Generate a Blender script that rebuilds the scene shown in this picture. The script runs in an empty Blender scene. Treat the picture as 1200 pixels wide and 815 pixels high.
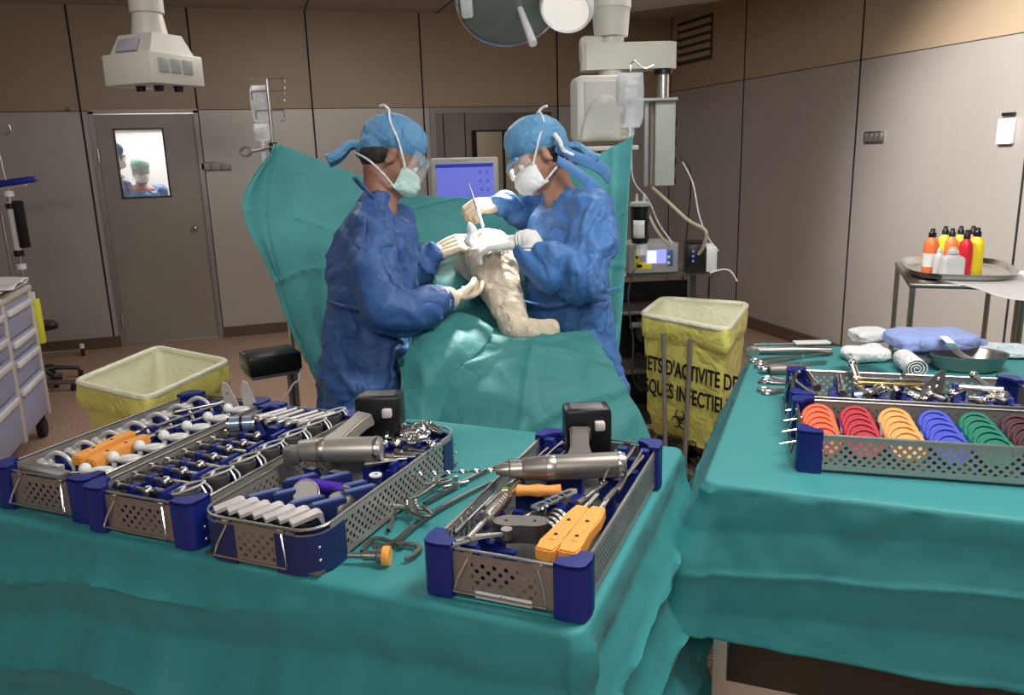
import bpy, bmesh, math, random
import numpy as np
from mathutils import Vector, Matrix, noise, Euler
random.seed(7)
SC = bpy.context.scene
COL = SC.collection
PI = math.pi
# ------------------------------------------------------------ camera
H = 1.65
FPX = 935.86
_pi, _ro, _ya = [math.radians(a) for a in (13.5132, -1.6795, 17.2027)]
FW = Vector((math.sin(_ya)*math.cos(_pi), math.cos(_ya)*math.cos(_pi), -math.sin(_pi)))
_r = Vector((math.cos(_ya), -math.sin(_ya), 0)); _u = _r.cross(FW)
RT = _r*math.cos(_ro) + _u*math.sin(_ro)
UP = -_r*math.sin(_ro) + _u*math.cos(_ro)
CAMP = Vector((0, 0, H))
cd = bpy.data.cameras.new('camera'); cam = bpy.data.objects.new('camera', cd); COL.objects.link(cam)
cd.sensor_fit = 'HORIZONTAL'; cd.sensor_width = 36; cd.lens = FPX/1200*36; cd.clip_start = .05
m3 = Matrix((RT, UP, -FW)).transposed()
cam.matrix_world = Matrix.Translation(CAMP) @ m3.to_4x4()
SC.camera = cam
# ------------------------------------------------------------ world, exposure, lights
SC.view_settings.view_transform = 'Standard'; SC.view_settings.look = 'None'
SC.view_settings.gamma = 1; SC.view_settings.use_curve_mapping = False
SC.view_settings.exposure = 0.0
w = bpy.data.worlds.new('world'); SC.world = w; w.use_nodes = True
w.node_tree.nodes['Background'].inputs[0].default_value = (.80, .88, 1, 1)
w.node_tree.nodes['Background'].inputs[1].default_value = 0.22

def area(name, loc, target, size, energy, col=(1, 1, 1), size_y=None, spread=None):
    l = bpy.data.lights.new(name, 'AREA'); l.energy = energy; l.color = col; l.size = size
    if size_y: l.shape = 'RECTANGLE'; l.size_y = size_y
    if spread: l.spread = spread
    o = bpy.data.objects.new(name, l); COL.objects.link(o); o.location = loc
    o.rotation_euler = (Vector(target)-Vector(loc)).to_track_quat('-Z', 'Y').to_euler()
    return o
def spot(name, loc, target, energy, ang, blend=.5, rad=.15, col=(1, 1, 1)):
    l = bpy.data.lights.new(name, 'SPOT'); l.energy = energy; l.color = col; l.spot_size = math.radians(ang); l.spot_blend = blend; l.shadow_soft_size = rad
    o = bpy.data.objects.new(name, l); COL.objects.link(o); o.location = loc
    o.rotation_euler = (Vector(target)-Vector(loc)).to_track_quat('-Z', 'Y').to_euler()
    return o
area('ceiling_light_panel', (1.5, 1.1, 2.98), (1.5, 1.1, 0), 1.5, 66, (1, .97, .93), .6)
area('back_fill_light', (.7, 5.6, 2.98), (.7, 5.6, 0), 1.6, 40, (1, .95, .90), .8)  # added unseen fill, brightens the back walls and floor
spot('wall_wash_light', (1.9, 2.9, 2.95), (4.35, 3.55, 1.55), 1000, 62, .75, .15, (1, .97, .95))
area('mid_light_panel', (1.9, 3.6, 2.98), (1.9, 3.6, 0), .9, 26, (1, .97, .94), .5)
area('left_light_panel', (-.9, 3.6, 2.98), (-.9, 3.6, 0), 1.0, 14, (1, .95, .9), .6)
area('rear_fill_light', (-.7, -1.1, 2.9), (.0, 2.2, .8), 1.8, 62, (1, .98, .95), .8)  # added fill from behind the camera, tilted to brighten the drape fronts
area('corridor_light', (-.9, 10.2, 2.6), (-.9, 9.6, 1), 1.2, 60, (1, .98, .96))

# ------------------------------------------------------------ pixel helpers (photograph frame 1200x815)
def ray(x, y): return RT*((x-600)/FPX) + UP*((407.5-y)/FPX) + FW
def atz(x, y, z):
    d = ray(x, y); return CAMP + d*((z-H)/d.z)
def aty(x, y, Y):
    d = ray(x, y); return CAMP + d*(Y/d.y)
def atx(x, y, X):
    d = ray(x, y); return CAMP + d*(X/d.x)
def pd(x, y, D): return CAMP + ray(x, y)*D

# ------------------------------------------------------------ materials
MATS = {}
def mat(name, col, rough=.5, metal=0, bump=0, bscale=20, spec=.5, alpha=None, emit=None, trans=0, coat=0, var=0, vscale=4, sheen=0, ior=1.45, stretch=None):
    if name in MATS: return MATS[name]
    m = bpy.data.materials.new(name); m.use_nodes = True; nt = m.node_tree; b = nt.nodes['Principled BSDF']
    b.inputs['Base Color'].default_value = (*col, 1); b.inputs['Roughness'].default_value = rough; b.inputs['Metallic'].default_value = metal
    b.inputs['Specular IOR Level'].default_value = spec; b.inputs['IOR'].default_value = ior
    if coat: b.inputs['Coat Weight'].default_value = coat
    if sheen: b.inputs['Sheen Weight'].default_value = sheen
    if trans: b.inputs['Transmission Weight'].default_value = trans
    if alpha is not None: b.inputs['Alpha'].default_value = alpha
    if emit: b.inputs['Emission Color'].default_value = (*emit[0], 1); b.inputs['Emission Strength'].default_value = emit[1]
    if bump or var:
        tc = nt.nodes.new('ShaderNodeTexCoord'); src = tc.outputs['Object']
        if stretch:
            mp = nt.nodes.new('ShaderNodeMapping'); mp.inputs['Scale'].default_value = stretch
            nt.links.new(src, mp.inputs[0]); src = mp.outputs[0]
    if bump:
        n = nt.nodes.new('ShaderNodeTexNoise'); n.inputs['Scale'].default_value = bscale; n.inputs['Detail'].default_value = 5
        bp = nt.nodes.new('ShaderNodeBump'); bp.inputs['Strength'].default_value = bump; bp.inputs['Distance'].default_value = .01
        nt.links.new(src, n.inputs['Vector']); nt.links.new(n.outputs[0], bp.inputs['Height']); nt.links.new(bp.outputs[0], b.inputs['Normal'])
    if var:
        n = nt.nodes.new('ShaderNodeTexNoise'); n.inputs['Scale'].default_value = vscale; n.inputs['Detail'].default_value = 6
        r = nt.nodes.new('ShaderNodeValToRGB')
        r.color_ramp.elements[0].position = .3; r.color_ramp.elements[1].position = .7
        r.color_ramp.elements[0].color = (*[c*(1-var) for c in col], 1); r.color_ramp.elements[1].color = (*[min(1, c*(1+var)) for c in col], 1)
        nt.links.new(src, n.inputs['Vector']); nt.links.new(n.outputs[0], r.inputs[0]); nt.links.new(r.outputs[0], b.inputs['Base Color'])
    MATS[name] = m; return m

def cloth(name, col, rough=.75, scale=5, strength=.6, crease=.6, sheen=.2, spec=.3):
    """non-woven drape cloth: crumple creases + fine weave as bump"""
    m = bpy.data.materials.new(name); m.use_nodes = True; nt = m.node_tree; b = nt.nodes['Principled BSDF']; N = nt.nodes.new; L = nt.links.new
    b.inputs['Base Color'].default_value = (*col, 1); b.inputs['Roughness'].default_value = rough; b.inputs['Specular IOR Level'].default_value = spec
    b.inputs['Sheen Weight'].default_value = sheen*.2
    tc = N('ShaderNodeTexCoord')
    n0 = N('ShaderNodeTexNoise'); n0.inputs['Scale'].default_value = scale*.6; n0.inputs['Detail'].default_value = 3
    mx = N('ShaderNodeVectorMath'); mx.operation = 'MULTIPLY_ADD'; mx.inputs[1].default_value = (.35,)*3
    L(tc.outputs['Object'], n0.inputs['Vector']); L(n0.outputs['Color'], mx.inputs[0]); L(tc.outputs['Object'], mx.inputs[2])
    mp = N('ShaderNodeMapping'); mp.inputs['Rotation'].default_value = (.3, .5, .6); mp.inputs['Scale'].default_value = (1, .45, .8); L(mx.outputs[0], mp.inputs[0])
    v = N('ShaderNodeTexNoise'); v.inputs['Scale'].default_value = scale; v.inputs['Detail'].default_value = 2; v.inputs['Roughness'].default_value = .5; L(mp.outputs[0], v.inputs['Vector'])
    s1 = N('ShaderNodeMath'); s1.operation = 'SUBTRACT'; s1.inputs[1].default_value = .5; L(v.outputs[0], s1.inputs[0])
    s2 = N('ShaderNodeMath'); s2.operation = 'ABSOLUTE'; L(s1.outputs[0], s2.inputs[0])
    s3 = N('ShaderNodeMath'); s3.operation = 'POWER'; s3.inputs[1].default_value = .6; L(s2.outputs[0], s3.inputs[0])
    v2 = N('ShaderNodeTexNoise'); v2.inputs['Scale'].default_value = scale*1.6; v2.inputs['Detail'].default_value = 4; v2.inputs['Roughness'].default_value = .55
    L(mx.outputs[0], v2.inputs['Vector'])
    b1 = N('ShaderNodeBump'); b1.inputs['Strength'].default_value = crease; b1.inputs['Distance'].default_value = .035; L(s3.outputs[0], b1.inputs['Height'])
    b2 = N('ShaderNodeBump'); b2.inputs['Strength'].default_value = strength; b2.inputs['Distance'].default_value = .03; L(v2.outputs[0], b2.inputs['Height']); L(b1.outputs[0], b2.inputs['Normal'])
    n3 = N('ShaderNodeTexNoise'); n3.inputs['Scale'].default_value = 400; L(tc.outputs['Object'], n3.inputs['Vector'])
    b3 = N('ShaderNodeBump'); b3.inputs['Strength'].default_value = .12; b3.inputs['Distance'].default_value = .002; L(n3.outputs[0], b3.inputs['Height']); L(b2.outputs[0], b3.inputs['Normal'])
    L(b3.outputs[0], b.inputs['Normal'])
    MATS[name] = m; return m

def perforated(name, col, pitch=.011, radius=.0031, rough=.35, border=True, square=False):
    """steel sheet with staggered round holes, driven by UV in metres"""
    m = mat(name, col, rough, .6, bump=.05, bscale=60); nt = m.node_tree; N = nt.nodes.new; L = nt.links.new
    b = nt.nodes['Principled BSDF']; out = nt.nodes['Material Output']
    uv = N('ShaderNodeUVMap')
    def grid(off):
        a = N('ShaderNodeVectorMath'); a.operation = 'MULTIPLY_ADD'; a.inputs[1].default_value = (1/pitch,)*3; a.inputs[2].default_value = (off, off, 0)
        L(uv.outputs[0], a.inputs[0])
        f = N('ShaderNodeVectorMath'); f.operation = 'FRACTION'; L(a.outputs[0], f.inputs[0])
        s = N('ShaderNodeVectorMath'); s.operation = 'SUBTRACT'; s.inputs[1].default_value = (.5, .5, 0); L(f.outputs[0], s.inputs[0])
        l = N('ShaderNodeVectorMath'); l.operation = 'LENGTH'; L(s.outputs[0], l.inputs[0]); return l
    a, c = grid(0), grid(.5)
    mn = N('ShaderNodeMath'); mn.operation = 'MINIMUM'; L(a.outputs['Value'], mn.inputs[0]); L(c.outputs['Value'], mn.inputs[1])
    lt = N('ShaderNodeMath'); lt.operation = 'LESS_THAN'; lt.inputs[1].default_value = radius/pitch; L(mn.outputs[0], lt.inputs[0])
    # second UV layer carries a mask (x = 1 where holes are punched)
    u2 = N('ShaderNodeUVMap'); u2.uv_map = 'mask'; sp = N('ShaderNodeSeparateXYZ'); L(u2.outputs[0], sp.inputs[0])
    sx = N('ShaderNodeMath'); sx.operation = 'COMPARE'; sx.inputs[1].default_value = .5; sx.inputs[2].default_value = .45; L(sp.outputs[0], sx.inputs[0])
    sy = N('ShaderNodeMath'); sy.operation = 'COMPARE'; sy.inputs[1].default_value = .5; sy.inputs[2].default_value = .34; L(sp.outputs[1], sy.inputs[0])
    mm = N('ShaderNodeMath'); mm.operation = 'MULTIPLY'; L(sx.outputs[0], mm.inputs[0]); L(sy.outputs[0], mm.inputs[1])
    m3_ = N('ShaderNodeMath'); m3_.operation = 'MULTIPLY'; L(mm.outputs[0], m3_.inputs[0]); L(lt.outputs[0], m3_.inputs[1])
    tr = N('ShaderNodeBsdfTransparent'); mix = N('ShaderNodeMixShader'); L(m3_.outputs[0], mix.inputs[0]); L(b.outputs[0], mix.inputs[1]); L(tr.outputs[0], mix.inputs[2]); L(mix.outputs[0], out.inputs[0])
    return m

# palette
STEEL = mat('steel', (.55, .53, .50), .28, 1, bump=.03, bscale=80)
BRIGHT = mat('polished_steel', (.75, .73, .70), .16, 1)
DULL = mat('satin_grey_metal', (.30, .285, .27), .38, 1)
GREYM = mat('grey_anodised_metal', (.20, .19, .18), .45, .7)
BLUEP = mat('blue_plastic', (.008, .018, .17), .38, 0, spec=.5)
BLUED = mat('slate_blue_plastic', (.012, .022, .10), .42)
ORANGE = mat('orange_plastic', (.85, .36, .075), .45)
WHITEP = mat('white_plastic', (.78, .78, .76), .35)
PENDW = mat('pendant_white', (.62, .61, .55), .4)
BLACK = mat('black_plastic', (.008, .008, .009), .33)
RUBBER = mat('black_rubber', (.012, .012, .013), .6)
BRASS = mat('brass', (.75, .58, .22), .3, 1)
GLASS = mat('clear_plastic', (.9, .93, .95), .08, 0, alpha=.45, bump=.6, bscale=40, spec=.8)
TEAL = cloth('teal_drape', (.036, .195, .190), .6, 4.2, .35, .35)
TEALT = cloth('teal_drape_table', (.036, .245, .252), .55, 2.2, .2, .12, spec=.35)
TEALC = cloth('teal_curtain', (.085, .36, .36), .6, 2.6, .3, .3)
GOWN = cloth('navy_blue_gown', (.04, .105, .29), .5, 6, .5, 1.0)
GOWNL = cloth('light_blue_gown', (.062, .175, .43), .5, 6, .5, 1.0)
CAPM = cloth('blue_cap', (.11, .29, .50), .5, 9, .25, .5)
MASKM = cloth('mask_pale_green', (.55, .78, .70), .7, 12, .3, .4)
MASKW = cloth('mask_white', (.82, .85, .85), .7, 12, .3, .4)
STOCK = cloth('stockinette', (.60, .51, .39), .85, 9, .5, .5)
GLOVEC = mat('cream_glove', (.72, .58, .42), .45, bump=.25, bscale=60)
GLOVEW = mat('white_glove', (.82, .80, .76), .4, bump=.2, bscale=60)
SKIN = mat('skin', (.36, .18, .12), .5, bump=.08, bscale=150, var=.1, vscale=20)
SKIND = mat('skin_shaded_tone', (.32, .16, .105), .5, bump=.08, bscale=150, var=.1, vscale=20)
YELLOWB = cloth('yellow_bag', (.88, .82, .20), .4, 7, .5, .5, spec=.5)
BAGRIM = cloth('pale_bag_rim', (.84, .83, .62), .4, 9, .3, .3, spec=.5)
LAV = mat('lavender_drawer', (.36, .38, .55), .45)
CREAMP = mat('cream_plastic', (.62, .58, .53), .45)

# ------------------------------------------------------------ mesh builder
_SPH = {}
def sph(n):
    if n not in _SPH:
        b = bmesh.new(); bmesh.ops.create_uvsphere(b, u_segments=n*2, v_segments=n, radius=1)
        b.verts.ensure_lookup_table(); _SPH[n] = (np.array([v.co[:] for v in b.verts]), [tuple(v.index for v in f.verts) for f in b.faces]); b.free()
    return _SPH[n]
class Blob:
    """collects closed ellipsoids for a voxel union"""
    def __init__(self): self.v = []; self.f = []; self.k = 0
    def ballM(self, T, n=10):
        V, F = sph(n); A = np.array(T)
        self.v.append(V @ A[:3, :3].T + A[:3, 3]); self.f += [tuple(i+self.k for i in f) for f in F]; self.k += len(V); return self
    def ball(self, c, r, s=(1, 1, 1), n=10):
        return self.ballM(Matrix.Translation(Vector(c)) @ Matrix.Diagonal((r*s[0], r*s[1], r*s[2], 1)), n)
class MB:
    def __init__(self):
        self.bm = bmesh.new()
    def ballM(self, T, n=10):
        bmesh.ops.create_uvsphere(self.bm, u_segments=n*2, v_segments=n, radius=1, matrix=T); return self
    def _x(self, vs, M):
        if M is not None: bmesh.ops.transform(self.bm, matrix=M, verts=vs)
        return self
    def box(self, c, s, rot=None, bev=0, M=None):
        r = bmesh.ops.create_cube(self.bm, size=1)['verts']
        T = Matrix.Translation(Vector(c)) @ (Euler(rot).to_matrix().to_4x4() if rot else Matrix()) @ Matrix.Diagonal((*s, 1))
        if M is not None: T = M @ T
        bmesh.ops.transform(self.bm, matrix=T, verts=r)
        if bev:
            es = list({e for v in r for e in v.link_edges})
            bmesh.ops.bevel(self.bm, geom=es, offset=bev, segments=2, affect='EDGES', profile=.5)
        return self
    def cyl(self, a, b, r0, r1=None, n=16, cap=True):
        a = Vector(a); b = Vector(b); r1 = r0 if r1 is None else r1; d = b-a; L = d.length
        if L < 1e-6: return self
        q = d.to_track_quat('Z', 'Y').to_matrix().to_4x4()
        bmesh.ops.create_cone(self.bm, cap_ends=cap, cap_tris=False, segments=n, radius1=r0, radius2=r1, depth=L, matrix=Matrix.Translation((a+b)/2) @ q)
        return self
    def ball(self, c, r, s=(1, 1, 1), rot=None, n=12):
        T = Matrix.Translation(Vector(c)) @ (Euler(rot).to_matrix().to_4x4() if rot else Matrix()) @ Matrix.Diagonal((r*s[0], r*s[1], r*s[2], 1))
        bmesh.ops.create_uvsphere(self.bm, u_segments=n*2, v_segments=n, radius=1, matrix=T); return self
    def tube(self, pts, r, n=8, smooth=True, closed=False, sub=6):
        P = [Vector(p) for p in pts]
        if smooth and len(P) > 2: P = spline(P, sub, closed)
        rs = r if callable(r) else (lambda t: r)
        rings = []; prev = None; k = len(P)
        for i, p in enumerate(P):
            if closed: d = P[(i+1) % k]-P[i-1]
            else: d = P[min(i+1, k-1)]-P[max(i-1, 0)]
            if d.length < 1e-9: d = Vector((0, 0, 1))
            d.normalize()
            if prev is None: a = d.orthogonal().normalized()
            else:
                a = prev - d*prev.dot(d)
                a = a.normalized() if a.length > 1e-6 else d.orthogonal().normalized()
            prev = a; b = d.cross(a); rr = rs(i/max(1, k-1))
            rings.append([self.bm.verts.new(p+(a*math.cos(2*PI*j/n)+b*math.sin(2*PI*j/n))*rr) for j in range(n)])
        m = k if closed else k-1
        for i in range(m):
            A, B = rings[i], rings[(i+1) % k]
            for j in range(n): self.bm.faces.new((A[j], A[(j+1) % n], B[(j+1) % n], B[j]))
        if not closed:
            self.bm.faces.new(rings[0][::-1]); self.bm.faces.new(rings[-1])
        return self
    def prism(self, outline, z0, z1, M=None):
        n = len(outline)
        A = [self.bm.verts.new((x, y, z0)) for x, y in outline]; B = [self.bm.verts.new((x, y, z1)) for x, y in outline]
        self.bm.faces.new(A[::-1]); self.bm.faces.new(B)
        for i in range(n): self.bm.faces.new((A[i], A[(i+1) % n], B[(i+1) % n], B[i]))
        return self._x(A+B, M)
    def lathe(self, prof, n=24, M=None, sx=1, sy=1):
        rings = []; vs = []
        for r, z in prof:
            R_ = [self.bm.verts.new((r*math.cos(2*PI*j/n)*sx, r*math.sin(2*PI*j/n)*sy, z)) for j in range(n)]; rings.append(R_); vs += R_
        for A, B in zip(rings, rings[1:]):
            for j in range(n): self.bm.faces.new((A[j], A[(j+1) % n], B[(j+1) % n], B[j]))
        for R_, f in ((rings[0], 1), (rings[-1], 0)):
            if len({tuple(round(c, 6) for c in v.co) for v in R_}) > 2: self.bm.faces.new(R_[::-1] if f else R_)
        return self._x(vs, M)
    def grid(self, P, closed_u=False):
        """P[i][j] points"""
        V = [[self.bm.verts.new(p) for p in row] for row in P]
        nj = len(V[0]); mj = nj if closed_u else nj-1
        for i in range(len(V)-1):
            for j in range(mj):
                self.bm.faces.new((V[i][j], V[i][(j+1) % nj], V[i+1][(j+1) % nj], V[i+1][j]))
        return self
    def build(self, name, m, parent=None, label=None, flat=False, ang=40, solid=0, sub=0):
        bmesh.ops.recalc_face_normals(self.bm, faces=self.bm.faces) if not solid else None
        me = bpy.data.meshes.new(name); self.bm.to_mesh(me); self.bm.free()
        if m: me.materials.append(m)
        if not flat:
            me.shade_smooth() if hasattr(me, 'shade_smooth') else None
            try: me.set_sharp_from_angle(angle=math.radians(ang))
            except Exception: pass
        o = bpy.data.objects.new(name, me); COL.objects.link(o)
        if parent is not None: o.parent = parent
        if label: o['label'] = label
        if solid:
            s = o.modifiers.new('solid', 'SOLIDIFY'); s.thickness = solid; s.offset = 0
        if sub:
            s = o.modifiers.new('sub', 'SUBSURF'); s.levels = sub; s.render_levels = sub
        return o

def spline(P, sub=6, closed=False):
    out = []; n = len(P); segs = n if closed else n-1
    for i in range(segs):
        if closed: a, b, c, d = P[(i-1) % n], P[i], P[(i+1) % n], P[(i+2) % n]
        else: a, b, c, d = P[max(i-1, 0)], P[i], P[i+1], P[min(i+2, n-1)]
        for k in range(sub):
            t = k/sub
            out.append(.5*((2*b)+(c-a)*t+(2*a-5*b+4*c-d)*t*t+(3*b-3*c+d-a)*t**3))
    if not closed: out.append(P[-1].copy())
    return out

def thing(name, label, cat, loc=(0, 0, 0), rotz=0, group=None, rot=None):
    o = bpy.data.objects.new(name, None); COL.objects.link(o); o.empty_display_size = .05
    o.location = loc; o.rotation_euler = rot if rot else (0, 0, rotz)
    o['label'] = label; o['category'] = cat
    if group: o['group'] = group
    return o
def tag(o, label, cat, group=None):
    o['label'] = label; o['category'] = cat
    if group: o['group'] = group
    return o
def struct(o): o['kind'] = 'structure'; return o
def dup(root, loc=None, rot=None, label=None, group=None, M=None):
    r = root.copy(); COL.objects.link(r)
    if loc is not None: r.location = loc
    if rot is not None: r.rotation_euler = rot if not isinstance(rot, (int, float)) else (0, 0, rot)
    if M is not None: r.matrix_world = M
    if label: r['label'] = label
    if group: r['group'] = group
    for ch in list(root.children):
        c = ch.copy(); COL.objects.link(c); c.parent = r
        for g in ch.children:
            d = g.copy(); COL.objects.link(d); d.parent = c
    return r
def frame(origin, xdir, up=(0, 0, 1)):
    x = Vector(xdir).normalized(); z = Vector(up); z = (z - x*z.dot(x)).normalized(); y = z.cross(x)
    return Matrix.Translation(Vector(origin)) @ Matrix((x, y, z)).transposed().to_4x4()
def ORD(i): return ['first', 'second', 'third', 'fourth', 'fifth', 'sixth', 'seventh', 'eighth', 'ninth', 'tenth', 'eleventh', 'twelfth'][i]
def text(s, size, m, parent, name, loc, rot, ext=.0004, bold=0, sx=1):
    c = bpy.data.curves.new(name, 'FONT'); c.body = s; c.size = size; c.align_x = 'CENTER'; c.align_y = 'CENTER'; c.extrude = ext; c.offset = bold
    t = bpy.data.objects.new(name, c); COL.objects.link(t)
    dg = bpy.context.evaluated_depsgraph_get(); me = bpy.data.meshes.new_from_object(t.evaluated_get(dg))
    bpy.data.objects.remove(t); bpy.data.curves.remove(c)
    me.materials.clear(); me.materials.append(m)
    o = bpy.data.objects.new(name, me); COL.objects.link(o); o.parent = parent; o.location = loc; o.rotation_euler = rot; o.scale = (sx, 1, 1)
    return o

def remeshed(mb, name, m, voxel, parent=None, smooth=6, wrinkle=None, sub=0):
    """union of overlapping closed shapes -> one continuous skin"""
    me = bpy.data.meshes.new(name); me.from_pydata(np.concatenate(mb.v).tolist(), [], mb.f)
    o = bpy.data.objects.new(name, me); COL.objects.link(o)
    r = o.modifiers.new('r', 'REMESH'); r.mode = 'VOXEL'; r.voxel_size = voxel; r.use_smooth_shade = True
    if smooth:
        s = o.modifiers.new('s', 'SMOOTH'); s.iterations = smooth; s.factor = .5
    dg = bpy.context.evaluated_depsgraph_get(); me2 = bpy.data.meshes.new_from_object(o.evaluated_get(dg))
    o.modifiers.clear(); o.data = me2; bpy.data.meshes.remove(me)
    if wrinkle:
        nrm = [v.normal.copy() for v in me2.vertices]
        for v, n in zip(me2.vertices, nrm): v.co += n*wrinkle(v.co, n)
        me2.update()
    me2.materials.clear(); me2.materials.append(m); me2.shade_smooth()
    me2.name = name
    if parent is not None: o.parent = parent
    return o
def limb(mb, pts, n=10):
    """pts: (Vector, r) or (Vector, (rx,ry,rz)) ; a chain of overlapping balls with interpolated radii"""
    for (a, ra), (b, rb) in zip(pts, pts[1:]):
        a = Vector(a); b = Vector(b)
        A = Vector((ra,)*3) if not hasattr(ra, '__len__') else Vector(ra); B = Vector((rb,)*3) if not hasattr(rb, '__len__') else Vector(rb)
        L = (b-a).length; k = max(2, int(L/(min(min(A), min(B))*.4))+1)
        for i in range(k+1):
            t = i/k; c = a.lerp(b, t); r = A.lerp(B, t)
            mb.ball(c, 1, r, n=n)
def patch(net, su=8, sv=8):
    """net[i][j] Vectors -> dense Catmull-Rom surface"""
    rows = [spline([Vector(p) for p in r], su) for r in net]
    cols = list(zip(*rows))
    out = [spline(list(c), sv) for c in cols]
    return [list(r) for r in zip(*out)]
def fbm(p, s, o=0.): return noise.noise(Vector((p.x*s+o, p.y*s, p.z*s)))
# ============================================================ SETTING
YB = 8.15; XR = 4.35; ZC = 3.02; XL = -2.75; YF = -2.2
def wallmat(name, col, rough, metal):
    m = mat(name, col, rough, metal, var=.05, vscale=1.2, bump=.015, bscale=3); return m
W_TAN = wallmat('tan_wall_panel', (.36, .27, .18), .42, .0)
W_STEEL = wallmat('brushed_steel_panel', (.40, .365, .335), .36, .3)
W_TAN_R = W_TAN
W_STEEL_R = W_STEEL
M_SEAM = mat('dark_seam', (.012, .010, .009), .7)
M_BASE = mat('baseboard_brown', (.10, .062, .04), .5)
M_CEIL = mat('ceiling_grey', (.40, .37, .34), .7, var=.04)
def floor_mat():
    m = bpy.data.materials.new('terrazzo_vinyl'); m.use_nodes = True; nt = m.node_tree; b = nt.nodes['Principled BSDF']; N = nt.nodes.new; L = nt.links.new
    tc = N('ShaderNodeTexCoord'); n = N('ShaderNodeTexNoise'); n.inputs['Scale'].default_value = 110; n.inputs['Detail'].default_value = 2
    r = N('ShaderNodeValToRGB'); e = r.color_ramp.elements; e[0].position = .40; e[0].color = (.15, .088, .060, 1); e[1].position = .60; e[1].color = (.62, .41, .29, 1)
    L(tc.outputs['Object'], n.inputs['Vector']); L(n.outputs[0], r.inputs[0]); L(r.outputs[0], b.inputs['Base Color'])
    b.inputs['Roughness'].default_value = .45
    return m
struct(MB().box(((XL+XR)/2, (YF+YB+4)/2, -.05), (XR-XL+1, YB+4-YF, .1)).build('floor', floor_mat(), flat=True))
c = struct(MB().box(((XL+XR)/2, (YF+YB)/2, ZC+.05), (XR-XL, YB-YF, .1)).build('ceiling', M_CEIL, flat=True))
cg = MB()
for y in (3.2, 4.4, 5.6, 6.8): cg.box(((XL+XR)/2, y, ZC-.001), (XR-XL, .012, .006))
for x in (-1.9, -.65, .6, 1.85, 3.1): cg.box((x, (YF+YB)/2, ZC-.001), (.012, YB-YF, .006))
cg.build('ceiling_joint', M_SEAM, c, flat=True)
ZS = 2.14   # top of the steel cladding on the back wall
D1 = (-1.30, -.47, 2.11); D2 = (1.78, 3.02, 2.08)
def wall_x(x0, x1, z0, z1, m, name, y=YB, th=.12, parent=None):
    return MB().box(((x0+x1)/2, y+th/2, (z0+z1)/2), (x1-x0, th, z1-z0)).build(name, m, parent, flat=True)
wb = wall_x(XL, XR, ZS, ZC, W_TAN, 'wall_back'); struct(wb)
for a, b_, z0 in ((XL, D1[0]-.04, .1), (D1[1]+.04, D2[0]-.05, .1), (D2[1]+.05, XR, .1), (D1[0]-.04, D1[1]+.04, D1[2]+.03), (D2[0]-.05, D2[1]+.05, D2[2]+.05)):
    wall_x(a, b_, z0, ZS, W_STEEL, 'steel_cladding', parent=wb)
sm = MB()
for x in (-1.40, -.45+.02, .60, 1.675, 3.10):
    sm.box((x, YB-.001, (.1+ZC)/2), (.016, .006, ZC-.1))
for x0, x1 in ((XL, XR),): sm.box(((x0+x1)/2, YB-.0005, ZS), (x1-x0, .004, .006))
sm.build('panel_seam', M_SEAM, wb, flat=True)
ZR = 2.262
wr = struct(MB().box((XR+.06, (YF+YB)/2, (ZR+ZC)/2), (.12, YB-YF, ZC-ZR)).build('wall_right', W_TAN, flat=True))
MB().box((XR+.06, (YF+YB)/2, (ZR+.1)/2), (.12, YB-YF, ZR-.1)).build('steel_cladding', W_STEEL, wr, flat=True)
sm = MB()
for y in (8.05-.02, 6.651, 5.145, 3.701, 2.25, .8): sm.box((XR+.001, y, (.1+ZC)/2), (.006, .016, ZC-.1))
sm.box((XR+.0005, (YF+YB)/2, ZR), (.004, YB-YF, .006))
sm.build('panel_seam', M_SEAM, wr, flat=True)
struct(MB().box((XL-.06, (YF+YB)/2, ZC/2), (.12, YB-YF, ZC)).build('wall_left', W_STEEL, flat=True))
for a, b_ in ((XL, D1[0]-.04), (D1[1]+.04, D2[0]-.05), (D2[1]+.05, XR)):
    struct(MB().box(((a+b_)/2, YB+.02, .05), (b_-a, .1, .1)).build('baseboard_back', M_BASE, flat=True))
struct(MB().box((XR+.02, (YF+YB)/2, .05), (.1, YB-YF, .1)).build('baseboard_right', M_BASE, flat=True))
# ---- door 1 with lit window
dm = mat('door_grey_brown', (.27, .24, .21), .4, .3, var=.04, vscale=2)
fm = mat('door_frame_grey', (.27, .25, .23), .35, .6)
d1 = thing('door_1', 'grey-brown door with a lit rectangular window left of the operating area', 'door', (D1[0], YB, 0)); d1['kind'] = 'structure'
del d1['category']
wx0, wx1, wz0, wz1 = .145, .55, 1.375, 1.98
W_ = D1[1]-D1[0]
mb = MB()
for x0, x1, z0, z1 in ((0, wx0, .01, D1[2]), (wx1, W_, .01, D1[2]), (wx0, wx1, .01, wz0), (wx0, wx1, wz1, D1[2])):
    mb.box(((x0+x1)/2, .03, (z0+z1)/2), (x1-x0, .045, z1-z0))
mb.build('door_leaf', dm, d1, flat=True)
mb = MB()
for x, z, sx, sz in (((wx0+wx1)/2, wz0, wx1-wx0+.02, .014), ((wx0+wx1)/2, wz1, wx1-wx0+.02, .014), (wx0, (wz0+wz1)/2, .014, wz1-wz0), (wx1, (wz0+wz1)/2, .014, wz1-wz0)):
    mb.box((x, .004, z), (sx, .02, sz))
mb.build('window_gasket', BLACK, d1, flat=True)
MB().box(((wx0+wx1)/2, .03, (wz0+wz1)/2), (wx1-wx0, .005, wz1-wz0)).build('window_pane', mat('window_glass', (1, 1, 1), .02, 0, alpha=.08, spec=.5), d1, flat=True)
mb = MB()
for x, sx in ((-.02, .04), (W_+.02, .04)): mb.box((x, .0, D1[2]/2+.01), (sx, .05, D1[2]+.03))
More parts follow.
